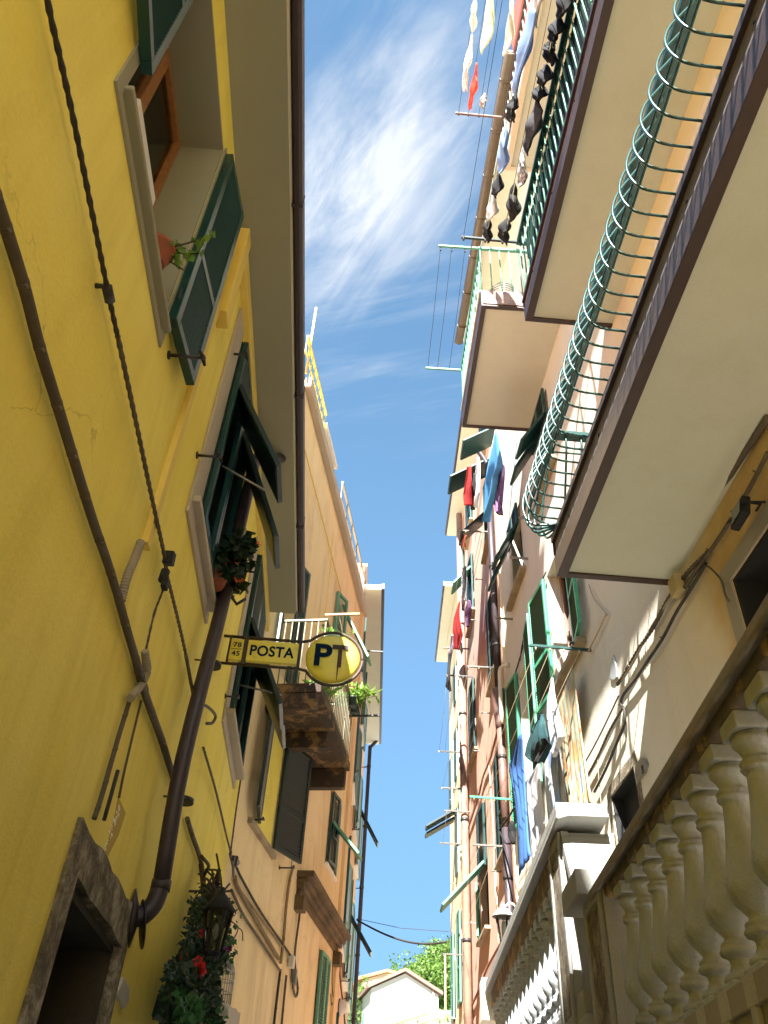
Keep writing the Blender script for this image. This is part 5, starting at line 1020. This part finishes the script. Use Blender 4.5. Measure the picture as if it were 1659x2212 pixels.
# ================================================================== RIGHT: far straw house
HS = thing('straw_house', 'narrow strip of straw-coloured house with an eave at the far right', 'house', P.P(8, 0))
FY = Frame(*(P.P(6.0, 0, .02)[:2]), 3.6, -1)
yw = [(.7, 1.4, 4.7, 6.3), (.7, 1.4, 7.2, 8.6), (.7, 1.4, 9.3, 10.5), (.7, 1.4, 11.2, 12.2), (2.4, 3.1, 4.7, 6.3), (2.4, 3.1, 9.3, 10.5)]
wall('wall', FY, 0, 3.7, 0, 13.6, yw, FY_PL, HS, back=6)
b = MB(); b.fbox(FY, 0, 3.7, 13.6, 13.72, -.5, .36); rf = b.build('roof', SOF, HS); b = MB(); b.fbox(FY, 0, 3.7, 13.6, 13.74, .36, .40); b.build('gutter', BROWN, rf)
for i, (a, c, d, e) in enumerate(yw):
    window(FY, a, c, d, e, HS, fmat=BLKG, depth=.12); shutter(FY, a, d, .34, e - d, 176 if d > 7 else 3, 1, HS, GREEN3); shutter(FY, c, d, .34, e - d, 176 if d > 7 else 3, -1, HS, GREEN)
for q_ in ((195, 405), (190, 470)):
    s, z = FY.px(*u4(*q_), .05); flap(FY, s, z, .30, .75, 58, HS, BLKG)
for z in (4.6, 7.1, 8.9, 6.9): holder(FY, 1.8, z, HS, .12, STEEL)

# ================================================================== washing lines of the right side
ARMM = paint('weathered_arm', (.10, .09, .075), .6, .5)
def wline(lab, f, arms, cords, r=.013, mat=ARMM, cm=ROPE, mats=None):
    """arms: (s, z, length); cords: (offset, first arm, second arm)"""
    t = thing('clothes_line', lab, 'clothes line', f.P(arms[0][0], arms[0][1], 0), 'washing lines on brackets')
    for i, (s, z, l_) in enumerate(arms):
        b = MB(); b.fbox(f, s - r, s + r, z - r, z + r, 0, l_); b.build('arm', (mats[i] if mats else mat), t, bevel=.002)
    b = MB()
    for o in cords:
        p, q = f.P(arms[0][0], arms[0][1] - .03, o), f.P(arms[1][0], arms[1][1] - .03, o); b.tube([p, p.lerp(q, .5) - Vector((0, 0, .03)), q], .0032, 5)
        for w_ in (p, q): b.lathe(w_ - Vector((0, 0, .01)), [(.010, 0), (.010, .05)], 6)
    if cords: b.build('cord', cm, t)
    return t
wline('green arms with four cords carrying the big bright washing over the balustrade', R, [(6.76, 5.84, .60), (10.55, 5.84, .60)], (.12, .27, .40, .54), mats=[GREEN, GREEN2])
def arm2(f, cv, root, tip): s, z = f.px(*cv(*root), 0); return s, z
wline('grey washing arms with cords under the salmon house middle windows', P, [(.45, 8.12, .52), (5.4, 8.2, .5)], (.16, .34, .5))
wline('lower washing arms with cords crossing the salmon wall', P, [(.44, 5.42, .50), (5.9, 5.3, .45)], (.2, .42))
wline('upper washing arms on the salmon wall beside the first window', P, [(.36, 10.75, .55), (4.5, 10.9, .55)], (.2, .5))
wline('dark washing arm with red clothes near the straw house', P, [(3.9, 9.9, .55), (5.9, 9.2, .5)], (.2, .4, .52), mat=IRON)
wline('pale arm with cords near the far stained drainpipe', P, [(4.9, 7.55, .5), (5.95, 7.3, .5)], (.2, .45))
# cords high above, on arms of the second and third balconies
def topline(lab, y0, x0, x1, z, ys, offs, mat):
    t = thing('clothes_line', lab, 'clothes line', Vector((x0, y0, z)), 'washing lines on brackets')
    for y in (y0, ys): b = MB(); b.par(Vector((x1, y - .013, z - .013)), Vector((x0 - x1, 0, 0)), Vector((0, .026, 0)), Vector((0, 0, .026))); b.build('arm', mat, t)
    b = MB()
    for x in offs: b.tube([Vector((x, y0, z - .03)), Vector((x, (y0 + ys) / 2, z - .06)), Vector((x, ys, z - .03))], .003, 5); b.lathe(Vector((x, y0 - .02, z - .05)), [(.012, -.04), (.012, .05)], 6)
    b.build('cord', CABLED, t)
topline('highest washing line against the sky with pale and orange clothes', 4.88, 1.42, .80, 12.86, 1.2, (.84, .97, 1.11), BRSTAIN)
topline('washing line of black clothes beside the second balcony', 4.92, 1.46, .84, 9.88, 1.2, (.86, 1.10, 1.29), BLKG)

def hang(name, lab, cat, y0, y1, x, z, drop, mat, group=None, seed=1, amp=.03, folds=.8, shape='cloth', n=26, belly_=.035):
    """a garment pegged double over a cord that runs along the alley: two layers that belly apart"""
    rr = random.Random(seed); nv = 10; b = MB(); ph = rr.uniform(0, 6); sl_ = rr.uniform(-.3, .3)
    for side in (-1, 1):
        vs = []; fs = []
        for j in range(nv + 1):
            t = j / nv; sh = 1.0
            if shape == 'taper': sh = 1.0 - .5 * t
            if shape == 'shirt': sh = 1.0 if t < .3 else .62
            if shape == 'sock': sh = .85 + .15 * math.sin(t * 5)
            for i in range(n + 1):
                u = i / n - .5; y = (y0 + y1) / 2 + (u * sh + sl_ * t * .3) * (y1 - y0); zz = z - drop * t * (1 + .12 * math.sin(u * 5 + ph)) - .015 * (1 - t) * abs(math.sin(u * 6))
                d = amp * .5 * (.25 + t) * math.sin((u * folds + .2 * t) * 6.28 + ph) + side * (.004 + belly_ * math.sin(math.pi * min(1, .12 + t * .95)) * abs(math.cos(math.pi * u)) ** .6 * (1 + .3 * math.sin(u * 11 + ph))); vs.append(Vector((x + d, y, zz)))
        for j in range(nv):
            for i in range(n): fs.append((j * (n + 1) + i, j * (n + 1) + i + 1, (j + 1) * (n + 1) + i + 1, (j + 1) * (n + 1) + i))
        b.add(vs, fs, True)
    o = b.build(name, mat, solid=.006); tag(o, lab, cat, group); return o
CW = cloth_m('white_cotton', [(.78, .78, .76)], trans=.4); CB = cloth_m('black_cotton', [(.003, .003, .004), (.008, .008, .010)], trans=.02); CR = cloth_m('red_cotton', [(.55, .012, .015), (.70, .03, .02)], trans=.3); CG = cloth_m('grey_cotton', [(.03, .03, .035), (.06, .06, .065)], trans=.1)
CLIME = cloth_m('pale_lime_cotton', [(.75, .80, .55), (.82, .85, .66)], trans=.5); COR = cloth_m('orange_cotton', [(.80, .20, .06), (.85, .06, .05)], 3, trans=.4); CBL = cloth_m('sky_blue_cotton', [(.10, .36, .66), (.13, .42, .72)], trans=.35)
CLB = cloth_m('pale_blue_cotton', [(.30, .48, .75), (.38, .55, .80)], trans=.4); CPR = cloth_m('printed_cotton', [(.65, .62, .55), (.08, .08, .10), (.70, .68, .62), (.15, .15, .2)], 14, trans=.2); CPU = cloth_m('purple_cotton', [(.10, .03, .12), (.20, .10, .22), (.05, .03, .06)], 9, trans=.1)
topg = 'clothes on the high washing lines'
HANGS = [('towel', 'long white towel on the outermost high cord, upper piece', 'towel', 3.45, 3.85, .85, 12.8, .22, CW, 'taper', .03), ('shirt', 'white shirt with grey hem on the outermost high cord', 'shirt', 3.88, 4.55, .86, 12.8, .30, CW, 'shirt', .05),
    ('sheet', 'pale lime sheet glowing against the sky on the high middle cord', 'sheet', 3.1, 4.0, 1.0, 12.8, .75, CLIME, 'taper', .07), ('top', 'orange and red top on the high middle cord by its arm', 'garment', 4.2, 4.78, .975, 12.8, .26, COR, 'shirt', .03),
    ('shirt', 'pinkish white shirt on a high inner cord near the roof gutter', 'shirt', 3.3, 4.1, 1.29, 12.8, .42, cloth_m('pinkish_cotton', [(.70, .62, .60), (.80, .76, .74)], trans=.4), 'taper', .06), ('socks', 'small black and white socks below the highest arm', 'socks', 4.55, 4.72, 1.13, 12.8, .16, CPR, 'sock', .03)]
for i, h_ in enumerate(HANGS): hang(h_[0], h_[1], h_[2], h_[3], h_[4], h_[5], h_[6], h_[7], h_[8], topg, seed=i * 3 + 2, shape=h_[9], amp=h_[10])
blk = [('pinkish white cloth at the near end of the middle cord', 2.2, 2.62, 1.16, .36, CW, 'cloth'), ('pale blue pillowcase between the black clothes and the gutter', 2.55, 3.3, 1.11, .34, CLB, 'cloth'), ('black vest beside the pale blue pillowcase', 3.32, 3.6, 1.12, .20, CB, 'shirt'), ('light blue cloth pegged in the middle of the cord', 3.62, 4.1, 1.10, .28, CLB, 'taper'), ('black socks by the light blue cloth on the middle cord', 4.12, 4.34, 1.11, .22, CB, 'sock'), ('white sock over the second balcony arm', 4.36, 4.62, 1.10, .20, CW, 'sock'), ('black sock at the arm end of the middle cord', 4.64, 4.86, 1.10, .18, CB, 'sock')]
for i, (lb, y0, y1, x, d, m_, sh) in enumerate(blk): hang('garment', lb, 'garment', y0, y1, x, 9.84, d, m_, topg, seed=40 + i, shape=sh, amp=.04, belly_=.045)
bk2 = [('row of black socks at the near end of the inner cord', 2.35, 2.62, .30, CB, 'sock'), ('black socks second from the near end of the inner cord', 2.62, 2.82, .24, CB, 'sock'), ('black underwear third along the inner cord', 2.83, 3.02, .22, CB, 'shirt'), ('large black sock fourth along the inner cord', 3.03, 3.2, .26, CB, 'sock'), ('crumpled black socks in the middle of the inner cord', 3.2, 3.36, .2, CB, 'shirt'), ('long dark grey trousers on the inner cord', 3.36, 3.82, .30, CG, 'cloth'), ('striped black and white scarf on the inner cord', 3.84, 4.2, .30, CPR, 'taper'), ('black top at the arm end of the inner cord', 4.22, 4.56, .28, CB, 'shirt'), ('last small black sock by the second balcony arm', 4.6, 4.84, .2, CB, 'sock')]
for i, (lb, y0, y1, d, m_, sh) in enumerate(bk2): hang('garment', lb, 'garment', y0, y1, 1.385 - (y0 - 2.35) * .045, 9.84, d, m_, topg, seed=60 + i, shape=sh, amp=.05, folds=.7, belly_=.06 if sh != 'taper' else .035)
# washing traced on its cords: low line
MULT = cloth_m('rainbow_batik', [(.07, .12, .42), (.42, .50, .36), (.50, .50, .30), (.48, .08, .03), (.50, .50, .32), (.35, .48, .38), (.55, .25, .04), (.50, .54, .36), (.10, .16, .46), (.45, .50, .38)], 6.5, sx=1.6, sz=.22, trans=.2)
BLUEC = cloth_m('blue_crepe', [(.045, .13, .36), (.06, .17, .43)], 20, trans=.25); WHC = cloth_m('white_sheet', [(.70, .68, .68), (.76, .75, .74)], trans=.45); TEAL = cloth_m('dark_teal', [(.012, .055, .062), (.02, .075, .08)], trans=.1)
TOWB = cloth_m('white_blue_towel', [(.74, .75, .80), (.78, .79, .82), (.74, .76, .82), (.12, .22, .50)], 7, trans=.3); ART = cloth_m('pale_blue_print', [(.62, .66, .70), (.66, .70, .74), (.28, .42, .62), (.60, .66, .72)], 3, trans=.35)
lowg = 'washing on the low line over the balustrade'
cloth2('sheet', 'tall rainbow-streaked batik sheet hanging nearest the wall on the low line', 'sheet', R, .12, [(1210, 640), (1240, 1000), (1280, 1330), (1320, 1660)], [(1330, 270), (1400, 760), (1480, 1200), (1525, 1480)], MULT, lowg, 5, .022, conv=m4, seed=3)
cloth2('towel', 'white towel with blue edging hanging by one corner on the low line', 'towel', R, .27, [(1148, 380), (1110, 560), (1105, 720), (1125, 900), (1165, 1050)], [(1170, 375), (1190, 560), (1220, 740), (1250, 880), (1170, 1055)], TOWB, lowg, 2, .02, conv=m4, seed=5)
cloth2('shirt', 'dark teal shirt bunched on the low line left of the white towel', 'shirt', R, .33, [(1045, 690), (990, 800), (965, 930), (950, 1055), (985, 1110)], [(1070, 690), (1100, 780), (1115, 880), (1125, 960), (1050, 1115)], TEAL, lowg, 2.5, .05, conv=m4, seed=7)
cloth2('shorts', 'black garment folded under the dark teal shirt', 'shorts', R, .35, [(1090, 900), (1030, 940), (985, 1060), (990, 1100)], [(1110, 900), (1130, 940), (1090, 1020), (1050, 1115)], CB, lowg, 2, .02, conv=m4, seed=8)
cloth2('cloth', 'bright blue crinkled cloth hanging lowest with a fringed hem', 'cloth', R, .30, [(885, 870), (795, 1150), (830, 1400), (850, 1700), (865, 2090)], [(905, 860), (905, 1150), (930, 1500), (960, 1750), (988, 1920)], BLUEC, lowg, 3, .03, conv=m4, seed=9)
cloth2('sheet', 'white sheet folded double behind the blue cloth', 'sheet', R, .20, [(1035, 1120), (920, 1300), (930, 1500), (960, 1800), (985, 2010)], [(1055, 1120), (1060, 1280), (1065, 1500), (1090, 1700), (1050, 1850)], WHC, lowg, 3, .02, conv=m4, seed=11)
cloth2('sheet', 'pale blue printed sheet between the white sheet and the batik', 'sheet', R, .16, [(1090, 1000), (1080, 1120), (1110, 1400), (1130, 1650)], [(1200, 1000), (1210, 1200), (1220, 1400), (1225, 1650)], ART, lowg, 3, .015, conv=m4, seed=12)
cloth2('sheet', 'plain white sheet close beside the batik sheet', 'sheet', R, .13, [(1200, 1050), (1220, 1300), (1225, 1650)], [(1225, 1000), (1280, 1350), (1320, 1650)], WHC, lowg, 3, .012, conv=m4, seed=13)
# middle and far washing
midg = 'washing above the salmon wall'
cloth2('shirt', 'bright red shirt hanging highest on the left of the salmon wall', 'shirt', P, .5, [(430, 440), (425, 560), (420, 680), (430, 790)], [(475, 430), (488, 560), (480, 680), (472, 795)], CR, midg, 2.5, .03, conv=m3, seed=14)
cloth2('trousers', 'dark trousers tucked between the red and white shirts', 'trousers', P, .42, [(495, 500), (485, 660), (475, 830)], [(520, 490), (515, 660), (500, 830)], CG, midg, 2, .02, conv=m3, seed=15)
cloth2('shirt', 'white shirt pegged between the red shirt and the blue sheet', 'shirt', P, .40, [(535, 350), (515, 500), (515, 680), (515, 800)], [(545, 350), (565, 480), (570, 680), (540, 820)], CW, midg, 2, .03, conv=m3, seed=16)
cloth2('sheet', 'large sky-blue sheet twisted to a point on the upper line', 'sheet', R, .35, [(700, 110), (640, 400), (600, 620), (595, 830), (605, 940)], [(725, 110), (765, 420), (700, 520), (660, 740), (612, 930)], CBL, midg, 2, .05, conv=m3, seed=17)
cloth2('dress', 'dark purple patterned dress beside the blue sheet', 'dress', R, .28, [(755, 400), (710, 540), (680, 740), (725, 870)], [(775, 420), (780, 560), (782, 740), (770, 880)], CPU, midg, 3, .03, conv=m3, seed=18)
cloth2('shorts', 'small orange garment on the line beside the upper washing arm', 'garment', P, .45, [(392, 1065), (392, 1110), (400, 1175)], [(435, 1065), (430, 1110), (425, 1175)], COR, midg, 1.5, .02, conv=m3, seed=19)
farg = 'washing at the far right'
cloth2('shirt', 'big red shirt hanging at the edge of the sky', 'shirt', P, .48, [(160, 640), (105, 850), (105, 1000), (110, 1200)], [(190, 640), (195, 850), (215, 1030), (160, 1210)], CR, farg, 2.5, .03, conv=u3, seed=20)
cloth2('trousers', 'grey trousers hanging lowest at the edge of the sky', 'trousers', P, .50, [(35, 1240), (35, 1400), (40, 1560), (32, 1640)], [(90, 1240), (80, 1400), (75, 1540), (65, 1700)], CG, farg, 2, .03, conv=u3, seed=21)
cloth2('scarf', 'narrow sand-coloured printed scarf above the big red shirt', 'scarf', P, .40, [(215, 250), (205, 450), (200, 640), (205, 750)], [(235, 250), (230, 450), (228, 640), (215, 750)], CPR, farg, 2, .02, conv=u3, seed=22)
cloth2('shirt', 'black top with a purple print right of the big red shirt', 'shirt', P, .35, [(270, 630), (245, 720), (240, 820), (250, 940)], [(305, 630), (315, 720), (295, 820), (275, 940)], CPU, farg, 2, .02, conv=u3, seed=23)
cloth2('cloth', 'striped white and violet cloth left of the big red shirt', 'cloth', P, .50, [(85, 1030), (65, 1130), (50, 1230)], [(105, 1030), (100, 1150), (85, 1250)], cloth_m('violet_stripe', [(.75, .75, .78), (.35, .30, .5)], 16), farg, 2, .02, conv=u3, seed=24)
cloth2('leggings', 'dark leggings hanging right of the red shirt hem', 'leggings', P, .30, [(190, 1120), (185, 1200), (190, 1270)], [(210, 1120), (212, 1200), (205, 1240)], CB, farg, 1, .01, conv=u3, seed=25)
cloth2('towel', 'grey towel with an orange peg over the printed scarf', 'towel', P, .38, [(240, 230), (232, 400), (230, 640)], [(250, 230), (255, 400), (250, 640)], cloth_m('light_grey_cotton', [(.35, .35, .34)]), farg, 1, .02, conv=u3, seed=26)
bg_ = thing('bag', 'black strap and bag hung on a grey arm behind the blue cloth', 'bag', R.at(*u4(690, 600), .2)); b = MB(); b.tube(catmull([R.at(*u4(x, y), .2) for x, y in ((700, 380), (640, 480), (580, 560), (580, 600), (620, 680), (660, 690))], 4), .012, 6); b.build('strap', CB, bg_); b = MB(); b.tube(catmull([R.at(*u4(x, y), .2) for x, y in ((680, 500), (675, 600), (690, 690))], 4), [.02, .035, .045, .05, .05, .05, .04, .035, .02], 8); b.build('pouch', CB, bg_)

# wires across the alley
b = MB(); A_ = FL.at(*m5(248, 525), .16); B_ = P.at(*m5(1085, 728), .45)
b.tube([A_.lerp(B_, i / 24) - Vector((0, 0, .9 * 4 * (i / 24) * (1 - i / 24) * (.13 + .10 * i / 24))) for i in range(25)], .018, 6); tag(b.build('overhead_cable', CABLED), 'thick dark cable sagging across the alley between the far houses', 'cable')
b = MB(); B2 = P.at(*m5(1105, 635), .3); b.tube([A_ + Vector((0, 0, .02)), A_.lerp(B2, .5) - Vector((0, 0, .05)), B2], .006, 5); tag(b.build('overhead_wire', CABLED), 'thin straight wire crossing the alley above the sagging cable', 'wire')

# ================================================================== far white house, pergola, trees
def far(cv, x, y, Y): d = M @ Vector((cv(x, y)[0] - CX, CY - cv(x, y)[1], -FX)); t = (Y - CAM.y) / d.y; return CAM + d * t
HY = 85.0
hw = thing('white_house', 'sunlit white gabled house below the green hill at the end of the alley', 'house', Vector((7, HY, 6)))
pk = far(m5, 700, 1025, HY); l0 = far(m5, 385, 1165, HY); r0 = far(m5, 1010, 1225, HY)
b = MB(); b.prism([Vector((l0.x, HY, 5)), Vector((r0.x, HY, 5)), Vector((r0.x, HY, r0.z)), Vector((pk.x, HY, pk.z)), Vector((l0.x, HY, l0.z))], Vector((-1.6, 14, 0))); b.build('wall', plaster('house_white', (.40, .375, .32), (.34, .32, .26), (.44, .41, .36), .1, .2, .1), hw)
b = MB()
for e, sg_ in ((l0, -1), (r0, 1)):
    d = (Vector((e.x, 0, e.z)) - Vector((pk.x, 0, pk.z))); e2 = Vector((pk.x, HY - .5, pk.z + .1)); e3_ = e2 + d * 1.12
    b.prism([e2, e3_, e3_ + Vector((0, 0, .28)), e2 + Vector((0, 0, .28))], Vector((-1.7, 15, 0)))
b.build('roof', paint('pink_roof', (.20, .11, .085), .8, .3), hw)
b = MB(); a_ = far(m5, 235, 1300, HY); sx_ = l0.x
for i in range(2):
    y = HY + 3 + i * 4.5; xo = l0.x - 1.6 * (y - HY) / 14 - .05
    b.par(Vector((xo, y, l0.z - 3.6)), Vector((-.05, 0, 0)), Vector((-.06, .8, 0)), Vector((0, 0, 2.2))); b.par(Vector((xo, y + .9, l0.z - 3.2)), Vector((-.8, 0, -1.0)), Vector((-.06, .8, 0)), Vector((-.03, 0, .05)))
b.build('shutter', GREEN3, hw)
b = MB(); q_ = far(m5, 963, 1180, HY - .15); b.tube([q_, q_ - Vector((0, 0, 9))], .09, 6); b.build('downpipe', paint('pink_pipe', (.55, .38, .3), .6, .2), hw)
b = MB(); p2 = far(m5, 530, 1020, HY + 16); q2 = far(m5, 310, 1085, HY + 16); r2_ = far(m5, 600, 1060, HY + 16)
hb = thing('back_house', 'second pale gable peeping over the left of the white house', 'house', Vector((6, HY + 16, 6)))
b.prism([Vector((q2.x, HY + 16, 5)), Vector((r2_.x + 2, HY + 16, 5)), Vector((r2_.x + 2, HY + 16, r2_.z)), Vector((p2.x, HY + 16, p2.z)), Vector((q2.x, HY + 16, q2.z))], Vector((-1, 8, 0))); b.build('wall', FY_PL, hb)
b = MB(); b.prism([Vector((q2.x - .6, HY + 15.6, q2.z - .1)), Vector((p2.x, HY + 15.6, p2.z)), Vector((r2_.x + 2.3, HY + 15.6, r2_.z - .2)), Vector((r2_.x + 2.3, HY + 15.6, r2_.z + .1)), Vector((p2.x, HY + 15.6, p2.z + .3)), Vector((q2.x - .6, HY + 15.6, q2.z + .2))], Vector((-1, 9, 0))); b.build('roof', ROOFT, hb)
PY = 42.0; pg = thing('pergola', 'cream wooden pergola on a terrace in front of the white house', 'pergola', Vector((3, PY, 6)))
pa, pb_, pc = far(m5, 560, 1520, PY), far(m5, 950, 1378, PY), far(m5, 1120, 1410, PY)
zt2 = pb_.z; CR2 = paint('pergola_cream', (.42, .33, .19), .6, .3); ex, ey = -1.40, 3.8
for o in (0, 1.0): b = MB(); b.tube([Vector((pb_.x + o, PY, zt2 - .05)), Vector((pb_.x + o + ex, PY + ey, zt2 - .05))], .05, 6); b.build('beam', CR2, pg)
b = MB(); b.tube([Vector((pb_.x, PY, zt2 - .05)), Vector((pc.x + .4, PY, zt2 - .05))], .05, 6); b.build('beam', CR2, pg)
for i in range(20): t_ = i / 19; b = MB(); b.par(Vector((pb_.x - .25 + ex * t_, PY + ey * t_ - .03, zt2)), Vector((1.5, 0, 0)), Vector((0, .06, 0)), Vector((0, 0, .07))); b.build('slat', CR2, pg)
for x, y in ((pb_.x - .05, PY), (pb_.x + .45, PY), (pb_.x + ex * .35, PY + ey * .35), (pb_.x + ex * .75, PY + ey * .75), (pc.x, PY)): b = MB(); b.par(Vector((x - .05, y - .05, 3)), Vector((.10, 0, 0)), Vector((0, .10, 0)), Vector((0, 0, zt2 - 3.06))); b.build('post', CR2, pg)
rh = far(m5, 1060, 1440, PY + 4); b = MB(); b.prism([Vector((rh.x - 1.2, PY + 3, rh.z - .6)), Vector((rh.x + 2.2, PY + 3, rh.z + .1)), Vector((rh.x + 2.2, PY + 3, rh.z - .1)), Vector((rh.x - 1.2, PY + 3, rh.z - .8))], Vector((0, 5, .6)))
hr = thing('roofed_house', 'small house with a terracotta roof behind the pergola', 'house', Vector((rh.x, PY + 5, 0))); b.build('roof', paint('salmon_tiles', (.62, .26, .15), .85, .3), hr); b = MB(); b.par(Vector((rh.x - 1.1, PY + 3.3, 0)), Vector((3.2, 0, 0)), Vector((0, 4.4, 0)), Vector((0, 0, rh.z - .9))); b.build('wall', WH_PL, hr)
def tree(lab, base, h, cr, n, seed, lm=LEAFH, sz=.3):
    rr = random.Random(seed); t = thing('tree', lab, 'tree', base); b = MB(); top_ = base + Vector((.2, 0, h)); pts = catmull([base, base.lerp(top_, .5) + Vector((.15, 0, 0)), top_], 5); b.tube(pts, [.16 - .012 * i for i in range(len(pts))], 7); tips = []
    for i in range(9):
        p = pts[4 + i % 6]; q_ = p + Vector((rr.gauss(0, cr * .6), rr.gauss(0, cr * .6), rr.uniform(.1, 1) * cr)); b.tube(catmull([p, p.lerp(q_, .5) + Vector((0, 0, .2)), q_], 3), [.05, .04, .035, .03, .022, .015, .01], 5); tips += [q_, p.lerp(q_, .6)]
    b.build('trunk', STEM, t); b = MB(); leaves(b, tips, n, cr * .25, sz, rr); b.build('crown', lm, t); return t
for i, (x, y, Y_, sz) in enumerate(((280, 1130, 92, .3), (350, 1070, 94, .3), (230, 1150, 90, .3))):
    p = far(m5, x, y, Y_); tree(['loose green tree rising left of the white house roof', 'taller feathery tree behind the left roof of the white house', 'small tree nearest the drainpipe left of the white house'][i], p - Vector((0, 0, 5)), 4.6, 1.0, 420, 80 + i, LEAFH, .28)
for i, (x, y, Y_) in enumerate(((820, 1040, 98), (900, 1010, 102), (1000, 960, 108), (930, 1090, 96), (1060, 1060, 96), (1085, 870, 122))):
    p = far(m5, x, y, Y_); tree(['bright green tree just right of the white house ridge', 'round green tree second right of the ridge', 'leafy tree on the middle of the hill slope', 'lush tree close behind the right roof slope', 'tree on the slope beside the straw house wall', 'tree near the top of the hill beside the straw house'][i], p - Vector((0, 0, 3.5)), 3.2, 1.7, 1500, 90 + i, LEAFH, .34)
p = far(m5, 1072, 850, 60); q_ = far(m5, 1080, 1010, 60); b = MB(); b.tube([q_ - Vector((0, 0, 8)), p], .06, 6); tag(b.build('wooden_post', WOODL), 'pale wooden post on the green slope beside the straw house', 'post')
